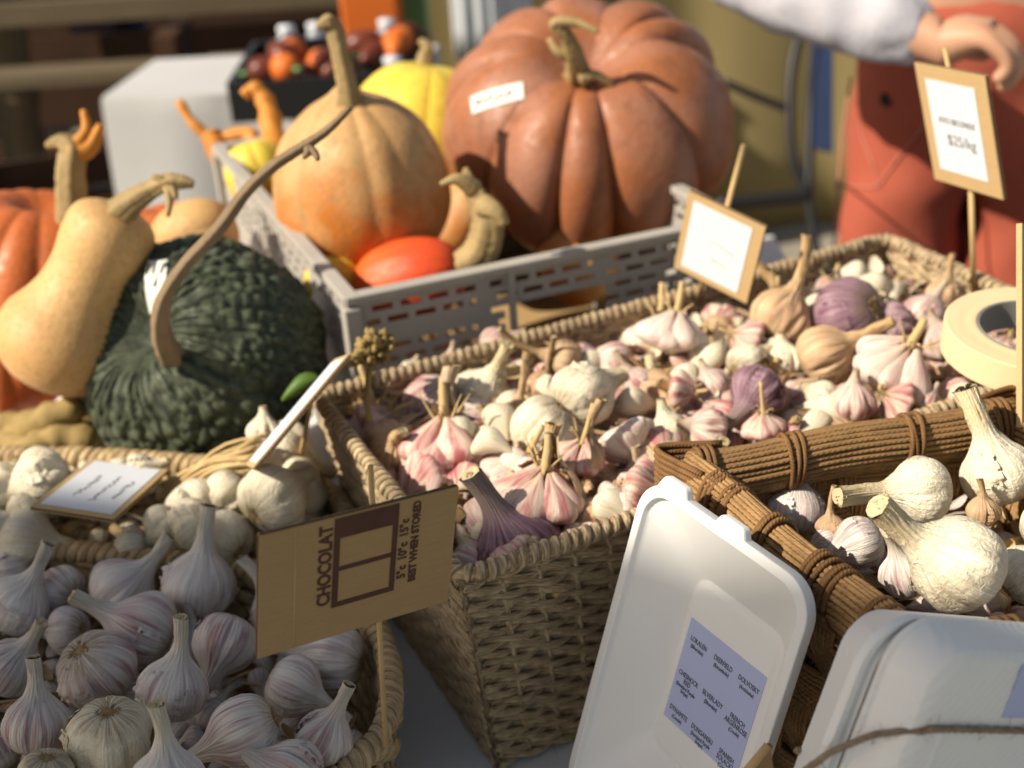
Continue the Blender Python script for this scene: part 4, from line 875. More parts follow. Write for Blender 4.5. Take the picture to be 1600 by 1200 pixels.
def stick_on(o, p, w, h, ang, txt=None, size=.01, toward=None):
    """small paper label lying on the skin of o near world point p"""
    dg = bpy.context.evaluated_depsgraph_get(); dg.update(); dr = nrm(p-CAM); mi = o.matrix_world.inverted(); a = mi @ Vector(CAM); b = (mi.to_3x3() @ Vector(dr)).normalized()
    hit, loc, nor, _ = o.ray_cast(a, b)
    if not hit: return
    loc = np.array(o.matrix_world @ loc); nn = nrm(np.array((mi.transposed().to_3x3() @ nor))); X = nrm(math.cos(ang)*RI+math.sin(ang)*UP); X = nrm(X-(X@nn)*nn); Y = np.cross(nn, X)
    m = MB(); g = []
    for i in range(9):
        for j in range(5):
            q = loc+X*(i/8-.5)*w+Y*(j/4-.5)*h+nn*.03; lo = mi @ Vector(q); dd = (mi.to_3x3() @ Vector(-nn)).normalized(); ok, l2, _, _ = o.ray_cast(lo, dd)
            g.append(np.array(o.matrix_world @ l2)+nn*.0012 if ok else q-nn*.03)
    m.add(g, [(i*5+j, (i+1)*5+j, (i+1)*5+j+1, i*5+j+1) for i in range(8) for j in range(4)]); s = m.build('sticker', M['sticker']); s.parent = o; s.matrix_parent_inverse = mi
    if txt:
        e = g[22]; m = MB(); rr_ = random.Random(2); m.tube([e+nn*.0012+X*((q_-20)*.0011)+Y*rr_.uniform(-.0035, .0035) for q_ in range(36)], .0006, 4); t = m.build('handwriting', M['ink'], s); t.matrix_parent_inverse = (o.matrix_world @ s.matrix_parent_inverse).inverted()
bpy.context.view_layer.update(); stick_on(o, D(775, 152, dB-.1), .055, .017, .12, True)
squash(565, 292, 140, 1.17, imgdir(98, 24), .98, 11, .028, M['tansq'], 'squash', 'upright tan squash with a tall yellow-green stem in the left half of the crate', .02, seed=7, group=PG, crw=1., prof=[(0, -.93), (.35, -.92), (.7, -.78), (.95, -.42), (1.0, -.05), (.93, .35), (.78, .66), (.5, .90), (.22, 1.04), (.1, 1.12), (0, 1.14)],
    stem=[D(545, 165, 1.12), D(541, 130, 1.11), D(530, 80, 1.10), D(520, 42, 1.095), D(512, 34, 1.09), D(495, 44, 1.09)], stemr=[.012, .0078, .007, .0075, .006, .0025])
squash(652, 255, 125, 1.42, imgdir(80, 20), 1.25, 10, .03, M['yellow'], 'squash', 'tall smooth yellow squash standing between the tan squash and the huge pumpkin', .05, seed=9, group=PG,
    stem=[D(662, 115, 1.40), D(664, 92, 1.40), D(668, 75, 1.40), D(656, 62, 1.40)], stemr=[.010, .008, .006, .003])
squash(640, 438, 66, 1.115, imgdir(12, 12), 1.35, 9, .02, M['red'], 'squash', 'glossy red-orange squash lying at the front of the crate, thick cork stem to the right', .05, seed=12, group=PG,
    stem=[D(722, 415, 1.08), D(752, 395, 1.07), D(763, 350, 1.06), D(752, 318, 1.06), D(733, 285, 1.06), D(728, 262, 1.06)], stemr=[.011, .0135, .012, .009, .006, .002])
m = MB(); m.tube(cr([D(742, 296, 1.0), D(715, 280, .99), D(688, 288, .99)], 10), np.linspace(.008, .002, 10), 8); m.tube(cr([D(757, 322, 1.0), D(775, 330, .99), D(790, 352, .99)], 10), np.linspace(.010, .004, 10), 8)
x = m.build('stem_spur', M['stem']); x.parent = bpy.data.objects['squash.002']; x.matrix_parent_inverse = x.parent.matrix_world.inverted() if x.parent.matrix_world else Matrix()
squash(522, 440, 40, 1.13, imgdir(170, 0), 1.2, 8, .03, M['yellow'], 'squash', 'small ochre squash low in the front left of the crate', .05, seed=15, group=PG)
squash(405, 275, 52, 1.36, imgdir(110, 10), 1.1, 8, .05, M['yellow'], 'gourd', 'bright yellow gourd in the back left corner of the crate', .1, seed=18, group=PG)
squash(725, 345, 60, 1.36, imgdir(60, 0), 1.2, 8, .05, M['tansq'], 'squash', 'ochre squash wedged between the tan squash and the huge pumpkin', .1, seed=19, group=PG)
squash(900, 400, 80, 1.26, imgdir(20, 0), .8, 8, .05, M['tansq'], 'squash', 'squash in the shadow under the huge pumpkin', .1, seed=20, group=PG)
o, c, R = squash(318, 558, 184, 1.06, imgdir(152, 58), .86, 9, .05, M['green'], 'pumpkin', 'dark green warty pumpkin tipped towards the viewer, long vine stem, left of the crate', .36, warts=1150, seed=22, nphi=420, spin=1., group=PG,
    stem=[D(268, 558, .96), D(252, 520, .92), D(256, 470, .89), D(290, 415, .88), D(345, 355, .88), D(385, 300, .88), D(430, 258, .88), D(470, 232, .88), D(510, 205, .88), D(548, 168, .88)], stemr=[.0095, .0062, .0050, .0045, .0045, .004, .0038, .0036, .003, .002])
m = MB()
for a_ in ((497, 250), (474, 247)): m.tube(cr([D(480, 230, .88), D((480+a_[0])/2+4, (230+a_[1])/2, .877), D(a_[0], a_[1], .875)], 7), np.linspace(.004, .0016, 7), 6)
x = m.build('stem_spur', M['stemg']); x.parent = o; x.matrix_parent_inverse = o.matrix_world.inverted()
bpy.context.view_layer.update(); stick_on(o, D(240, 452, .95), .020, .040, .12)
squash(62, 440, 165, 1.22, imgdir(80, 20), .86, 12, .055, M['orange'], 'pumpkin', 'bright orange ribbed pumpkin cut by the left picture edge', .25, seed=25, group=PG,
    stem=[D(118, 345, 1.16), D(112, 320, 1.15), D(110, 270, 1.14), D(112, 235, 1.14), D(95, 222, 1.14), D(72, 228, 1.14)], stemr=[.016, .0125, .011, .011, .007, .003])
m = MB(); m.tube(cr([D(112, 240, 1.14), D(140, 232, 1.14), D(158, 195, 1.14)], 10), np.linspace(.011, .004, 10), 8); m.tube(cr([D(115, 232, 1.14), D(135, 205, 1.14), D(130, 172, 1.14)], 10), np.linspace(.008, .003, 10), 8)
x = m.build('stem_spur', M['stemo']); x.parent = bpy.data.objects['pumpkin.002']; x.matrix_parent_inverse = x.parent.matrix_world.inverted() if x.parent.matrix_world else Matrix()
squash(15, 580, 90, 1.16, imgdir(100, 20), .8, 10, .08, M['orange'], 'pumpkin', 'deep orange pumpkin low at the left picture edge under the butternut', .25, seed=36, group=PG)
squash(268, 385, 92, 1.26, imgdir(100, 20), .74, 10, .08, M['orange'], 'pumpkin', 'orange pumpkin behind the butternut squash', .25, seed=26, group=PG)
squash(305, 372, 60, 1.18, imgdir(20, 10), 1.15, 8, .03, M['butter'], 'squash', 'pale tan squash between the butternut and the green warty pumpkin', .1, seed=27, group=PG)
squash(118, 484, 98, 1.03, imgdir(62, 12), 1., 0, .0, M['butter'], 'butternut_squash', 'long pale butternut squash leaning on the orange pumpkin', 0, seed=28, group=PG,
    prof=[(0, -1.35), (.3, -1.36), (.72, -1.2), (1.0, -.78), (1.0, -.35), (.82, .02), (.70, .35), (.66, .75), (.70, 1.2), (.64, 1.6), (.36, 1.80), (0, 1.84)],
    stem=[D(185, 335, 1.0), D(205, 318, .99), D(235, 298, .985), D(262, 285, .98), D(285, 285, .98), D(302, 288, .98)], stemr=[.011, .009, .0065, .006, .005, .003])
m = MB()
for a_ in ((238, 275), (262, 338), (275, 310)): m.tube(cr([D(262, 288, .98), D((262+a_[0])/2+3, (288+a_[1])/2, .977), D(a_[0], a_[1], .975)], 7), np.linspace(.005, .002, 7), 6)
x = m.build('stem_spur', M['stem']); x.parent = bpy.data.objects['butternut_squash']; x.matrix_parent_inverse = x.parent.matrix_world.inverted() if x.parent.matrix_world else Matrix()
def dried(name, label, cat, paths, mat, n=9):
    m = MB()
    for pts, r0, r1 in paths: p = cr(pts, 24); m.tube(p, np.linspace(r0, r1, 24)*(1+.12*np.sin(np.arange(24)*1.3)), n)
    o = m.build(name, mat); return tag(o, label, cat)
dried('dried_gourd_stalk', 'orange curled gourd stalk rising behind the back corner of the crate', 'gourd stalk', [([D(280, 158, 1.45), D(300, 190, 1.45), D(325, 212, 1.45), D(350, 215, 1.45), D(385, 208, 1.44), D(400, 222, 1.43)], .005, .009), ([D(330, 212, 1.45), D(345, 240, 1.44), D(362, 262, 1.42)], .012, .016)], M['stemo'])
dried('dried_gourd_stalk', 'broad orange stalk with a hooked tip over the yellow gourd', 'gourd stalk', [([D(380, 150, 1.4), D(398, 138, 1.4), D(415, 160, 1.4), D(425, 200, 1.39), D(432, 250, 1.37)], .006, .015)], M['stemo'])
dried('dried_vine', 'dry twisted brown vine lying left of the green warty pumpkin', 'dried vine', [([D(-20, 695, 1.12), D(30, 675, 1.11), D(80, 680, 1.10), D(150, 695, 1.08)], .018, .022), ([D(20, 690, 1.10), D(60, 660, 1.06), D(110, 640, 1.05), D(140, 625, 1.08)], .014, .010), ([D(-20, 672, 1.12), D(40, 700, 1.06), D(90, 680, 1.05), D(150, 690, 1.05)], .011, .012)], M['seedhead'])
# straw bundle, seed head, green leaf
m = MB(); rg = random.Random(8)
for k in range(34):
    a = D(262+rg.uniform(-14, 20), 772+rg.uniform(-16, 16), .93); b = D(402+rg.uniform(-12, 22), 700+rg.uniform(-22, 26), .90); m.tube(cr([a, (a+b)/2+np.array([0, 0, rg.uniform(0, .012)]), b], 8), rg.uniform(.0008, .002), 5, ell=(1, .5))
tag(m.build('straw_bundle', M['straw']), 'bundle of dry garlic leaves lying over the cream bulbs under the green pumpkin', 'straw')
c = D(582, 540, .88); m = MB()
for k in range(120):
    t_ = rg.random()**.6; ax_ = D(545, 566, .868)*(1-t_)+D(592, 534, .885)*t_; d = nrm([rg.gauss(0, 1) for _ in range(3)]); L = rg.uniform(.006, .010); b = ax_+d*(.0035+.0115*t_)*rg.uniform(.5, 1); x = nrm(np.cross(d, [rg.random(), rg.random(), .3])+d*.4); m.tube([b-x*L*.5, b-x*L*.2, b+x*L*.2, b+x*L*.5], [.0008, .0026, .0026, .0006], 7, ell=(1, .8))
sh = empty('dried_seed_head', c); tag(sh, 'dry brown seed head on a thin stalk above the left corner of the seagrass basket', 'seed head'); x = m.build('seeds', M['seedhead']); x.parent = sh; x.matrix_parent_inverse = Matrix.Translation(-Vector(c))
m = MB(); m.tube(cr([D(545, 566, .87), D(562, 556, .875), D(582, 542, .88)], 6), .004, 7); m.tube(cr([D(582, 548, .88), D(576, 590, .88), D(573, 625, .875), D(578, 660, .87)], 10), .0022, 7); x = m.build('stalk', M['seedhead']); x.parent = sh; x.matrix_parent_inverse = Matrix.Translation(-Vector(c))
M['leaf'] = simple('green_leaf', (.07, .13, .02), .5, .2, 60)
m = MB(); a = D(440, 625, .93); b = D(500, 590, .93)
V = []
for i in range(9):
    t = i/8; w_ = .007*math.sin(PI*(t*.9+.05)); c_ = a*(1-t)+b*t+np.array([0, 0, .004*math.sin(PI*t)]); V += [c_-UP*w_+FW*w_*.3, c_, c_+UP*w_+FW*w_*.3]
m.add(V, [(i*3+j, i*3+j+1, i*3+j+4, i*3+j+3) for i in range(8) for j in range(2)]); o = m.build('leaf', M['leaf']); s_ = o.modifiers.new('t', 'SOLIDIFY'); s_.thickness = .0006; tag(o, 'small green leaf behind the edge-on price card', 'leaf')
# ------------------------------------------------------------------ grey crate
def perforated(m, O, U, Vv, Nn, xs, ys, solid, th):
    O, U, Vv, Nn = map(np.array, (O, U, Vv, Nn)); nx, ny = len(xs)-1, len(ys)-1
    def pt(i, j, k): return O+U*xs[i]+Vv*ys[j]+Nn*(k*th)
    for i in range(nx):
        for j in range(ny):
            if not solid(i, j): continue
            m.add([pt(i, j, 0), pt(i+1, j, 0), pt(i+1, j+1, 0), pt(i, j+1, 0)], [(0, 1, 2, 3)]); m.add([pt(i, j, 1), pt(i+1, j, 1), pt(i+1, j+1, 1), pt(i, j+1, 1)], [(3, 2, 1, 0)])
            for di, dj, e in ((-1, 0, ((i, j), (i, j+1))), (1, 0, ((i+1, j), (i+1, j+1))), (0, -1, ((i, j), (i+1, j))), (0, 1, ((i, j+1), (i+1, j+1)))):
                a, b = i+di, j+dj
                if 0 <= a < nx and 0 <= b < ny and solid(a, b): continue
                (p, q), (r_, s_) = e; m.add([pt(p, q, 0), pt(r_, s_, 0), pt(r_, s_, 1), pt(p, q, 1)], [(0, 1, 2, 3)])
cC = np.array([-.123, .918, 0.]); cu = nrm([.94, .34, 0]); cv = nrm([-.385, .922, 0]); CL, CW, CH = .345, .46, .2
cr_root = empty('plastic_crate', cC+cu*CL/2+cv*CW/2); tag(cr_root, 'grey slotted plastic crate holding the huge pumpkin and squashes', 'crate'); cinv = Matrix.Translation(-Vector(cC+cu*CL/2+cv*CW/2))
def crate_side(O, U, Nn, L, handle):
    m = MB(); nx = int(L/.0058); xs = [k*L/nx for k in range(nx+1)]; ys = [0, .008]+[.127+k*.0059 for k in range(12)]; ys[-1] = .192
    hx = (.13, .225) if handle else (9, 9)
    def solid(i, j):
        x = (xs[i]+xs[i+1])/2
        if j < 2: return True
        if hx[0] < x < hx[1] and j < 8: return False
        if x < .014 or x > L-.014 or i % 18 in (0, 1) or j % 2 == 0 or j >= len(ys)-2: return True
        if (i//18*5+j*3) % 7 == 0: return True
        return (i+(j//2 % 2)*2) % 4 == 0
    perforated(m, O, U, (0, 0, 1.), Nn, xs, ys, solid, .003); o = m.build('crate_side', M['crate'], cr_root, smooth=False); o.matrix_parent_inverse = cinv
crate_side(cC, cu, cv, CL, True); crate_side(cC+cv*CW-cv*.003, cu, cv, CL, True); crate_side(cC, cv, cu, CW, False); crate_side(cC+cu*CL-cu*.003, cv, cu, CW, False)
m = MB(); z3 = np.array([0, 0, 1.])
for (o_, u_, l_, w_) in ((cC, cu, CL, cv), (cC+cv*CW, cu, CL, -cv), (cC, cv, CW, cu), (cC+cu*CL, cv, CW, -cu)):
    m.box(o_+u_*l_/2+w_*.001+z3*.1955, (l_+.008+(.0006 if abs(u_@cv) > .9 else 0), .013, .0071+(.0006 if abs(u_@cv) > .9 else 0)), u_, w_, z3)
for q in (cC, cC+cu*CL, cC+cv*CW, cC+cu*CL+cv*CW): m.box(q+z3*.096, (.013, .013, .186), cu, cv, z3)
for t in (.135, .29): m.box(cC+cu*t-cv*.002+z3*.1, (.006, .005, .184), cu, cv, z3)
o = m.build('rim', M['crate'], cr_root, smooth=False); o.matrix_parent_inverse = cinv; bevel(o, .0012, 2)
m = MB(); m.box(cC+cu*CL/2+cv*CW/2+z3*.007, (CL-.012, CW-.012, .005), cu, cv, z3); o = m.build('base', M['card'], cr_root, smooth=False); o.matrix_parent_inverse = cinv
# ------------------------------------------------------------------ people
M['skin'] = simple('skin', (.50, .27, .17), .5, .12, 12, .2, 90, .001); M['sleeve'] = simple('white_knit', (.44, .43, .48), .85, .06, 30, .4, 220, .002)
M['salmon'] = simple('salmon_canvas', (.33, .075, .043), .85, .16, 9, .4, 240, .002); M['darkhair'] = simple('dark_hair', (.03, .02, .015), .6, .3, 60); M['maroon'] = simple('maroon_shirt', (.20, .03, .03), .85, .15, 12)
M['black'] = simple('black_metal', (.015, .015, .016), .4, .2, 20); M['navy'] = simple('navy_cloth', (.02, .035, .09), .85, .2, 9); M['blue'] = simple('blue_cloth', (.03, .09, .25), .85, .2, 9)
def skin(name, V, E, R, mat, parent=None, root=0, lv=2):
    me = bpy.data.meshes.new(name); me.from_pydata([tuple(v) for v in V], E, []); o = bpy.data.objects.new(name, me); COL.objects.link(o)
    sm = o.modifiers.new('skin', 'SKIN'); sm.use_smooth_shade = True
    for i, d in enumerate(me.skin_vertices[0].data):
        d.radius = R[i] if not np.isscalar(R[i]) else (R[i], R[i]); d.use_root = (i == root)
    ss = o.modifiers.new('sub', 'SUBSURF'); ss.levels = ss.render_levels = lv; me.materials.append(mat)
    if parent: o.parent = parent; o.matrix_parent_inverse = Matrix.Translation(-parent.location)
    return o
def creases(o, st, sz):
    tx = bpy.data.textures.new('folds', 'CLOUDS'); tx.noise_scale = sz; tx.noise_depth = 2; d = o.modifiers.new('folds', 'DISPLACE'); d.texture = tx; d.strength = st; d.texture_coords = 'LOCAL'
def figure(label, hip, face, top, trousers, elbow=None, wrist=None, hand=None, hair='darkhair', sleeves=True, g=-.75):
    """standing person; hip = world pelvis point; face = horizontal facing; elbow/wrist/hand for the right arm"""
    hip = np.array(hip); fz = nrm([face[0], face[1], 0]); rt = np.cross(fz, [0, 0, 1.]); u = np.array([0, 0, 1.]); h = hip[2]-g; k = h/.93
    root = empty('person', (hip[0], hip[1], g)); tag(root, label, 'person', None)
    V = [hip, hip+u*.12*k, hip+u*.28*k, hip+u*.43*k, hip+u*.53*k, hip+u*.60*k+fz*.01, hip+u*.69*k+fz*.03, hip+u*.78*k+fz*.02]
    R = [(.14*k, .10*k), (.125*k, .09*k), (.14*k, .10*k), (.15*k, .09*k), (.055*k, .055*k), (.052*k, .052*k), (.078*k, .088*k), (.06*k, .07*k)]; E = [(i, i+1) for i in range(7)]
    def add(prev, p, r): V.append(np.array(p)); R.append((r, r)); E.append((prev, len(V)-1)); return len(V)-1
    arms = []
    for s in (1, -1):
        sh = hip+u*.46*k+rt*.17*k*s; a = add(3, sh, .05*k)
        el = elbow if (s == 1 and elbow is not None) else sh-u*.27*k+rt*.06*s; wr_ = wrist if (s == 1 and wrist is not None) else sh-u*.46*k+fz*.12+rt*.03*s; ha = hand if (s == 1 and hand is not None) else wr_+nrm(np.array(wr_)-el)*.08
        b = add(a, el, .038*k); c = add(b, wr_, .026*k); d = add(c, np.array(wr_)*.35+np.array(ha)*.65, .030*k); arms.append((sh, el, wr_, ha))
        hd = nrm(np.array(ha)-wr_); sd = nrm(np.cross(hd, u)); dn = nrm(np.cross(hd, sd)); dn = dn if dn[2] < 0 else -dn
        for q, (o_, L) in enumerate(((-.03, .070), (-.011, .080), (.009, .076), (.027, .060))):
            p = np.array(ha)+sd*o_*.8; e = add(d, p, .0105); e = add(e, p+hd*L*.26+dn*.022, .0094); e = add(e, p+hd*L*.30+dn*(L*.62), .0086); add(e, p+hd*L*.02+dn*(L*.80), .007)
        e = add(d, np.array(ha)-hd*.045-sd*.036+dn*.012, .012); add(e, np.array(ha)-hd*.005-sd*.048+dn*.035, .009)
    legs = []
    for s in (1, -1):
        a = add(0, hip-u*.06*k+rt*(.10 if elbow is None else .06)*k*s, .085*k); b = add(a, hip-u*.46*k+rt*.09*k*s+fz*.02, .055*k); c = add(b, np.array([hip[0], hip[1], g+.08])+rt*.11*k*s, .038*k); add(c, np.array([hip[0], hip[1], g+.035])+rt*.12*k*s+fz*.15, .034*k); legs.append((V[a], V[b], V[c]))
    skin('body', V, E, R, M['skin'], root)
    # trousers
    V2 = [hip+u*.10*k, hip, hip-u*.03*k]; R2 = [(.15*k, .112*k), (.165*k, .12*k), (.16*k, .12*k)]; E2 = [(0, 1), (1, 2)]
    for a, b, c in legs:
        n0 = len(V2); V2 += [a-u*.06*k, (a+b)/2, b, c+u*.02]; R2 += [(.098*k, .098*k), (.090*k, .09*k), (.078*k, .078*k), (.068*k, .068*k)]; E2 += [(2, n0), (n0, n0+1), (n0+1, n0+2), (n0+2, n0+3)]
    tr_ = skin('trousers', V2, E2, R2, M[trousers], root, lv=3); creases(tr_, .026, .09)
    V3 = [hip+u*.06*k, hip+u*.20*k, hip+u*.34*k, hip+u*.45*k, hip+u*.50*k]; R3 = [(.145*k, .11*k), (.142*k, .105*k), (.155*k, .11*k), (.15*k, .09*k), (.075*k, .07*k)]; E3 = [(i, i+1) for i in range(4)]
    for sh, el, wr_, ha in arms:
        n0 = len(V3); el, wr_ = np.array(el), np.array(wr_); V3 += [sh, (sh+el)/2, el, el*.65+wr_*.35, el*.3+wr_*.7, wr_*.97+el*.03]; R3 += [(.062*k,)*2, (.055*k,)*2, (.052*k,)*2, (.055*k,)*2, (.05*k,)*2, (.034*k,)*2]; E3 += [(3, n0)]+[(n0+i, n0+i+1) for i in range(5)]
    creases(skin('shirt', V3, E3, R3, M[top], root, lv=3), .020, .035)
    hc = hip+u*.755*k-fz*.012; skin('hair', [hc+u*.05*k, hc-fz*.03*k, hc-fz*.05*k-u*.08*k], [(0, 1), (1, 2)], [(.062*k, .075*k), (.085*k, .085*k), (.06*k, .06*k)], M[hair], root)
    m = MB(); hf = hip+u*.70*k+fz*.10*k
    for s in (1, -1): m.tube([hf+rt*s*.030*k+fz*.012, hf+rt*s*.030*k+fz*.022], .009*k, 8)
    m.build('eyes', M['black']).parent = root; root.children[-1].matrix_parent_inverse = Matrix.Translation(-root.location)
    m = MB(); m.tube([hf-u*.005*k, hf-u*.03*k+fz*.035*k, hf-u*.035*k], [.006*k, .013*k, .008*k], 8); m.build('nose', M['skin']).parent = root
    m = MB(); m.tube([hf-u*.062*k+rt*.022*k+fz*.01, hf-u*.064*k+fz*.02, hf-u*.062*k-rt*.022*k+fz*.01], .004*k, 6); m.build('mouth', M['maroon']).parent = root
    for s in (1, -1):
        m = MB(); e = hip+u*.70*k+rt*s*.083*k+fz*.02; m.tube([e-u*.025*k, e, e+u*.02*k], [.006, .012, .008], 8, ell=(1, .6)); m.build('ear', M['skin']).parent = root
    for ch in root.children: ch.matrix_parent_inverse = Matrix.Translation(-root.location)
    return root
hp = D(1535, 60, 1.60); hp = np.array([hp[0], hp[1], .19])
per = figure('vendor in salmon canvas overalls and white knitted sleeves, hand reaching over the table', hp, (-.25, -1), 'sleeve', 'salmon', elbow=D(1110, -62, 1.46), wrist=D(1478, 66, 1.33), hand=D(1540, 50, 1.31))
bpy.context.view_layer.update(); _dg = bpy.context.evaluated_depsgraph_get()
def surf(pts, lift=.001):
    out = []
    for x, y in pts:
        d = nrm(ray(x, y)); s0 = CAM+d*1.25; ok, loc, *_ = scn.ray_cast(_dg, Vector(s0), Vector(d)); out.append((np.array(loc) if ok else D(x, y, 1.5))-d*lift)
    return out
m = MB(); c = surf([(1384, 156)])[0]; m.tube([c-FW*.001, c-FW*.005], .0085, 16); o = m.build('button', M['black'], per); o.matrix_parent_inverse = Matrix.Translation(-per.location)
M['seam'] = simple('salmon_stitching', (.42, .15, .10), .8, .1, 30)
for L_ in ([(1447+10*0, 192), (1430, 215), (1400, 252), (1372, 292)], [(1305, 290), (1340, 292), (1372, 292)], [(1330, 120), (1318, 200), (1310, 290), (1303, 385)], [(1352, 130), (1345, 200), (1365, 260), (1372, 292)]):
    p_ = cr(np.array(L_, float), 26); q_ = surf([tuple(v) for v in p_]); m = MB(); m.tube(q_, .0016, 5); o = m.build('seam', M['seam'], per); o.matrix_parent_inverse = Matrix.Translation(-per.location)
# ------------------------------------------------------------------ setting and background
def struct(o): o['kind'] = 'structure'; return o
M['asphalt'] = simple('grey_pavement', (.24, .22, .18), .9, .2, 3, .4, 90, .003)
m = MB(); m.add([(-150, -150, -.75), (150, -150, -.75), (150, 250, -.75), (-150, 250, -.75)], [(0, 1, 2, 3)]); struct(m.build('pavement', M['asphalt'], smooth=False))
def drape(name, label, P4, z1, z0, mat, cat='tablecloth', fold=.012, fr=16, seed=0, cen=None):
    """cloth over a rectangular table: flat top, skirt with folds"""
    L = []
    for k in range(len(P4)):
        A, B = np.array(P4[k]), np.array(P4[(k+1) % len(P4)]); n = max(8, int(np.linalg.norm(B-A)/.03))
        for t in np.linspace(0, 1, n, endpoint=False): L.append(A*(1-t)+B*t)
    L = np.array(L); c = L.mean(0) if cen is None else np.array(cen); n = len(L); o_ = L-c; o_ /= np.linalg.norm(o_, axis=1)[:, None]; V = [(*(c), z1)]; rings = [(.995, z1, 0), (1., z1-.002, 0), (1.003, z1-.008, .1)]+[(1.005, z1-(z1-z0)*t, t**.6) for t in np.linspace(.06, 1, 10)]
    s = np.arange(n); f = []
    for sc_, z_, a in rings:
        w = a*fold*(np.sin(s*.55+seed)+.6*np.sin(s*.23+1)+.4*np.sin(s*1.1+2)); q = c+(L-c)*sc_+o_*w[:, None]; V += [(x[0], x[1], z_) for x in q]
    f += [(0, 1+k, 1+(k+1) % n) for k in range(n)]
    for i in range(len(rings)-1): f += [(1+i*n+k, 1+(i+1)*n+k, 1+(i+1)*n+(k+1) % n, 1+i*n+(k+1) % n) for k in range(n)]
    m = MB(); m.add(V, f); o = m.build(name, mat); smooth_flat(o, 50); return tag(o, label, cat)
drape('tablecloth', 'white cloth covering the market table under all the baskets', [(-.62, .05), (1.25, .05), (1.25, 1.10), (.335, 1.10), (.335, 1.48), (-.62, 1.48)], 0., -.74, M['cloth'], cen=(.2, .7))
M['cloth2'] = simple('greyish_tablecloth', (.46, .46, .46), .8, .1, 5)
a = P(160, 150, -.02)[:2]; b = P(640, 138, -.02)[:2]; d_ = nrm(np.array([-(b-a)[1], (b-a)[0]])); drape('tablecloth', 'white cloth on the low table far behind the crate at left', [a, b, b+d_*.34, a+d_*.28], -.02, -.74, M['cloth2'], fold=.03)
M['dkwood'] = simple('dark_brown_wood', (.05, .022, .010), .7, .4, 12, .3); M['tanwood'] = simple('tan_planks', (.11, .085, .05), .7, .2, 12, .3); M['yellowcloth'] = simple('yellow_canvas', (.25, .195, .085), .8, .1, 4, .2, 40, .002)
M['orangebox'] = simple('orange_plastic', (.62, .14, .02), .5, .1, 10); M['greenp'] = simple('green_plastic', (.12, .26, .10), .5, .2, 10); M['redveg'] = simple('red_pepper_skin', (.13, .03, .015), .35, .3, 20); M['glassy'] = simple('jar_glass', (.35, .38, .42), .15, .2, 20, spec=.8)
M['canvas'] = simple('shade_canopy_canvas', (.70, .69, .66), .8, .05, 5)
# long bench with tan planks and dark legs
c = D(270, 40, 3.7); r = empty('bench', (c[0], c[1], -.75)); tag(r, 'long tan plank bench with dark legs far behind the low white table', 'bench')
g0 = -.75
for y_, z_, h_ in ((0, c[2]+.06-g0, .06), (-.15, c[2]-.085-g0, .03)):
    m = MB(); m.box((0, y_, z_), (1.7, .05 if y_ == 0 else .14, h_)); m.build('plank', M['tanwood'], r, smooth=False)
for x in (-.8, 0, .8): m = MB(); m.box((x, -.02, c[2]/2-g0/2), (.06, .25, (c[2]-g0))); m.build('leg', M['dkwood'], r, smooth=False)
def wood_crate(px, py, dp, w, d, h, mat, label, yaw=0., g=-.75, n=4):
    c = D(px, py, dp); r = empty('wooden_crate', (c[0], c[1], g)); r.rotation_euler = (0, 0, yaw); tag(r, label, 'crate')
    for k in range(n):
        z_ = h*(k+.5)/n
        for s in (1, -1):
            m = MB(); m.box((0, s*d/2, z_), (w, .012, h/n*.82)); m.build('slat', mat, r, smooth=False); m = MB(); m.box((s*(w/2-.006), 0, z_), (.012, d-.014, h/n*.82)); m.build('slat', mat, r, smooth=False)
    for sx in (1, -1):
        for sy in (1, -1): m = MB(); m.box((sx*(w/2-.026), sy*(d/2-.026), h/2), (.03, .03, h*.99)); m.build('post', mat, r, smooth=False)
    return r
wood_crate(108, 190, 3.0, .5, .4, .42, M['dkwood'], 'dark brown wooden crate on the pavement left of the low white table', .3)
wood_crate(300, 95, 4.5, 2.6, .6, .66, M['dkwood'], 'wide dark box added for the shadow under the plank bench', .0)  # added dark box, its colour stands for shadow behind the bench
wood_crate(60, 20, 5.2, 1.6, .6, .7, M['dkwood'], 'dark box added for the shadow at the top left picture corner', .1)  # second added dark box, darkens the corner like ground shadow
wood_crate(1600, 330, 1.72, .34, .3, .62, M['stemo'], 'orange-brown crate added for the shaded overalls at the right edge', .1)  # added crate, its brown stands for shade on the overalls
# black crate with peppers and jars on the low table
q = P(530, 150, -.02); r = empty('black_crate', (q[0], q[1], -.015)); tag(r, 'black plastic crate of red peppers on the low white table behind the crate', 'crate')
for s in (1, -1):
    m = MB(); m.box((0, s*.15, .035), (.34, .01, .07)); m.build('side', M['black'], r, smooth=False); m = MB(); m.box((s*.165, 0, .035), (.01, .288, .07)); m.build('side', M['black'], r, smooth=False)
m = MB(); m.box((0, 0, .006), (.318, .288, .01)); m.build('base', M['black'], r, smooth=False)
rg = random.Random(21)
for k in range(16):
    x, y_ = rg.uniform(-.12, .12), rg.uniform(-.11, .11); m = MB(); p = np.array([q[0]+x, q[1]+y_, .045+rg.uniform(-.01, .02)]); d = nrm([rg.uniform(-1, 1), rg.uniform(-1, 1), rg.uniform(-.2, .4)])
    m.tube([p-d*.03, p-d*.022, p-d*.005, p+d*.015, p+d*.035, p+d*.045], [.006, .022, .027, .024, .014, .003], 12); o = m.build('pepper', M['redveg'] if k % 3 else M['orangebox']); tag(o, 'red or orange pepper in the black crate on the low table', 'pepper', 'peppers in the black crate')
    m = MB(); m.tube([p-d*.028, p-d*.045], [.006, .004], 6); m.build('stalk', M['greenp'], o)
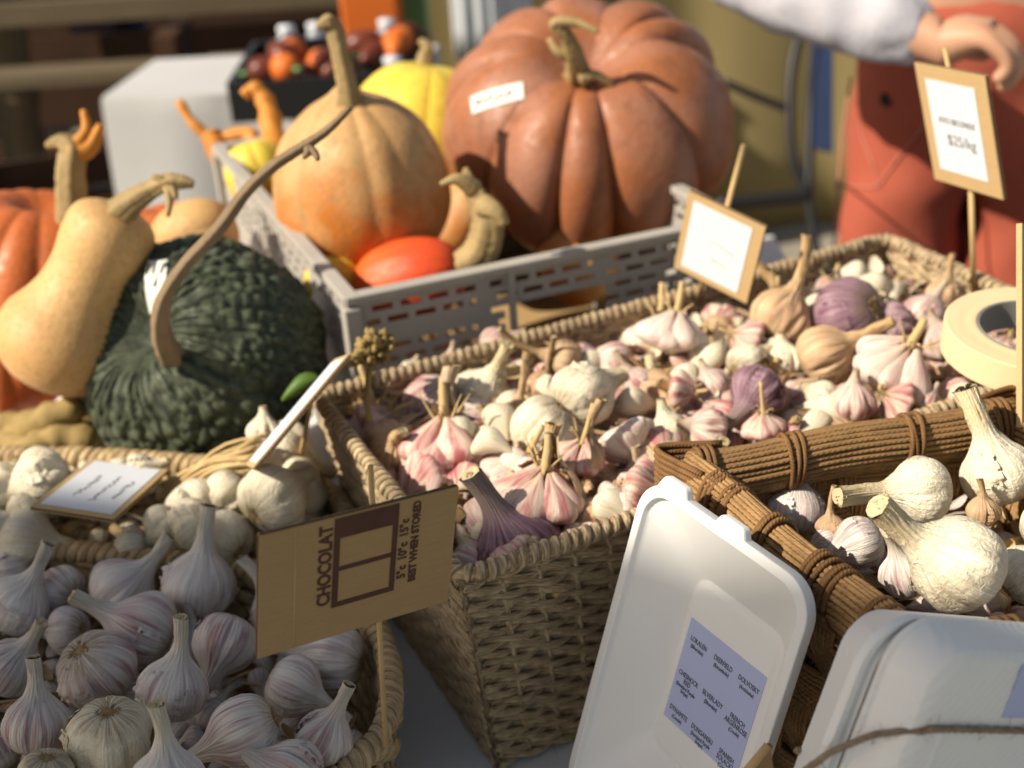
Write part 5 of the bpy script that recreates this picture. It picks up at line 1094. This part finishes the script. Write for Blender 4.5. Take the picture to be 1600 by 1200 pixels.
for k, (px, py) in enumerate(((470, 118), (500, 70), (455, 75), (610, 65), (590, 100), (470, 150), (445, 128), (620, 130))):
    p = P(px, py+25, -.018); p = p if k else p; m = MB(); t = .022; m.tube([(0, 0, 0), (0, 0, .004), (0, 0, .05), (0, 0, .058), (0, 0, .066)], [t*.9, t, t, t*.8, t*.7], 16); o = m.build('jar', M['glassy']); o.location = p; tag(o, ['short glass jar at the front of the black crate', 'glass jar behind the black crate', 'glass jar at the far left of the black crate', 'glass jar at the far right of the black crate', 'glass jar near the right end of the black crate', 'glass jar before the left end of the black crate', 'glass jar beside the left end of the black crate', 'glass jar before the right end of the black crate'][k], 'jar', 'glass jars on the low white table')
    m = MB(); m.tube([(0, 0, .0665), (0, 0, .075)], t*.78, 16); m.build('lid', M['paper'], o)
def boxy(name, label, cat, px, py, dp, dims, mat, g, yaw=0, lidmat=None):
    c = D(px, py, dp); r = empty(name, (c[0], c[1], g)); r.rotation_euler = (0, 0, yaw); tag(r, label, cat); m = MB(); m.box((0, 0, dims[2]/2), dims); bevel(m.build('body', mat, r, smooth=False), .008); m = MB(); m.box((0, 0, dims[2]+.0085), (dims[0]+.01, dims[1]+.01, .014)); bevel(m.build('rim', lidmat or mat, r, smooth=False), .004); return r
boxy('storage_box', 'orange plastic box behind the tall squash stem, top of picture', 'box', 583, 25, 2.95, (.13, .15, 1.02), M['orangebox'], -.75)
boxy('storage_box', 'green box between the orange box and the yellow canvas', 'box', 646, 60, 3.1, (.08, .12, 1.05), M['greenp'], -.75)
# yellow canvas stall wall, white sheet
def curtain(name, label, cat, x0, x1, y_, z0, z1, mat, n=90, amp=.02, yaw=.0, th=.004):
    m = MB(); V = []
    for j in range(7):
        for i in range(n+1):
            t = i/n; x = x0+(x1-x0)*t; V.append((x, y_+yaw*(x-x0)+amp*math.sin(t*31)*(.4+.6*math.sin(t*11)**2)*(1-j/8), z0+(z1-z0)*j/6))
    m.add(V, [(j*(n+1)+i, j*(n+1)+i+1, (j+1)*(n+1)+i+1, (j+1)*(n+1)+i) for j in range(6) for i in range(n)]); o = m.build(name, mat); s = o.modifiers.new('t', 'SOLIDIFY'); s.thickness = th; return tag(o, label, cat)
xl = D(655, 100, 3.6)[0]; xr = D(1270, 100, 3.6)[0]
curtain('canvas_wall', 'yellow canvas stall wall behind the huge pumpkin', 'stall wall', xl, xr+.5, 3.35, -.74, .6, M['yellowcloth'])
c = D(768, 10, 3.2); curtain('paper_sheet', 'white sheet hanging on the yellow canvas left above the huge pumpkin', 'sheet', c[0]-.10, c[0]+.10, 3.27, c[2]-.13, c[2]+.35, M['paper'], n=20, amp=.008)
# folding chair frame
r = empty('folding_chair', (D(1245, 200, 2.7)[0], D(1245, 200, 2.7)[1], -.75)); tag(r, 'black tubular chair between the huge pumpkin and the vendor', 'chair'); ri_ = Matrix.Translation(-r.location)
pp = lambda x, y: D(x, y, 2.7)
for pts in ([pp(1262, 20), pp(1240, 90), pp(1234, 170), pp(1240, 250), pp(1262, 310), pp(1280, 420)], [pp(1290, 20), pp(1275, 90), pp(1268, 170), pp(1262, 310)]):
    m = MB(); m.tube(cr(pts, 24), .011, 8); o = m.build('frame_tube', M['black'], r); o.matrix_parent_inverse = ri_
for pts, ra in (([pp(1130, 128), pp(1180, 150), pp(1236, 172)], .009), ([pp(1120, 320), pp(1200, 312), pp(1266, 305)], .016)):
    m = MB(); m.tube(cr(pts, 12), ra, 8); o = m.build('cross_tube', M['black'], r); o.matrix_parent_inverse = ri_
m = MB(); a_, b_, c_, d2 = pp(1268, 30), pp(1300, 30), pp(1300, 240), pp(1262, 230); m.add([a_, b_, c_, d2]+[q-FW*.01 for q in (a_, b_, c_, d2)], [(0, 1, 2, 3), (7, 6, 5, 4), (0, 4, 5, 1), (1, 5, 6, 2), (2, 6, 7, 3), (3, 7, 4, 0)]); o = m.build('backrest', M['navy'], r, smooth=False); o.matrix_parent_inverse = ri_
c = D(20, 60, 3.9); figure('passer-by in blue top and tan trousers at the top left', (c[0]-.05, c[1], .12), (1, .3), 'blue', 'tanwood')
c = D(160, 30, 4.3); figure('passer-by in navy clothes behind the brown crate at top left', (c[0], c[1], .14), (1, -.4), 'navy', 'navy')
# ------------------------------------------------------------------ unseen canopy, added to cast the shade over the front
sa, se = rad(18), rad(40); S = np.array([-math.cos(sa)*math.cos(se), -math.sin(sa)*math.cos(se), math.sin(se)])
H = 3.3
edge = [np.array([x, y, .15])+S/S[2]*(H-.15) for x, y in ((1.45, -.17), (.20, .535), (.0, .655), (-.17, .705), (-.30, .735), (-1.2, .86))]  # edge bent so its shadow follows the wanted shade line
back = [edge[-1]+np.array([-.25, -1.15, 0]), edge[0]+np.array([-.9, -.9, 0])]; cs = edge+back; e = cs[2]
r = empty('added_shade_canopy', (e[0], e[1], -.75)); tag(r, 'unseen canvas canopy added over the viewer, shaped to shade the front baskets', 'added shade canopy'); ri_ = Matrix.Translation(-r.location)
n8 = len(cs)
m = MB(); m.add(cs+[q+np.array([0, 0, .01]) for q in cs], [tuple(range(n8))[::-1], tuple(range(n8, 2*n8))]+[(i, (i+1) % n8, (i+1) % n8+n8, i+n8) for i in range(n8)]); o = m.build('added_shade_cloth', M['canvas'], r, smooth=False); o.matrix_parent_inverse = ri_
for q in (cs[5], cs[6], cs[7], (cs[0]+cs[7])/2):
    m = MB(); m.tube([(q[0], q[1], -.75), (q[0], q[1], H-.002)], .015, 10); o = m.build('shade_pole', M['black'], r); o.matrix_parent_inverse = ri_
# ------------------------------------------------------------------ light
w = bpy.data.worlds.new('World'); scn.world = w; w.use_nodes = True; nt = w.node_tree; bg = nt.nodes['Background']; sk = nt.nodes.new('ShaderNodeTexSky'); sk.sky_type = 'NISHITA'; sk.sun_disc = False
sk.sun_elevation = se; sk.sun_rotation = math.atan2(S[0], S[1]); tn = nt.nodes.new('ShaderNodeMix'); tn.data_type = 'RGBA'; tn.blend_type = 'MULTIPLY'; tn.inputs[0].default_value = 1.; tn.inputs[7].default_value = (1., .84, .66, 1); nt.links.new(sk.outputs[0], tn.inputs[6]); nt.links.new(tn.outputs[2], bg.inputs[0]); bg.inputs[1].default_value = .095
L = bpy.data.lights.new('sun', 'SUN'); L.energy = 5.0; L.angle = rad(.5); L.color = (1., .90, .74); lo = bpy.data.objects.new('sun', L); COL.objects.link(lo); lo.rotation_euler = Vector(S).to_track_quat('Z', 'Y').to_euler()
v = scn.view_settings; v.view_transform = 'Standard'; v.look = 'None'; v.gamma = 1; v.exposure = .56; v.use_curve_mapping = False
scn.cycles.use_denoising = True; scn.cycles.max_bounces = 8
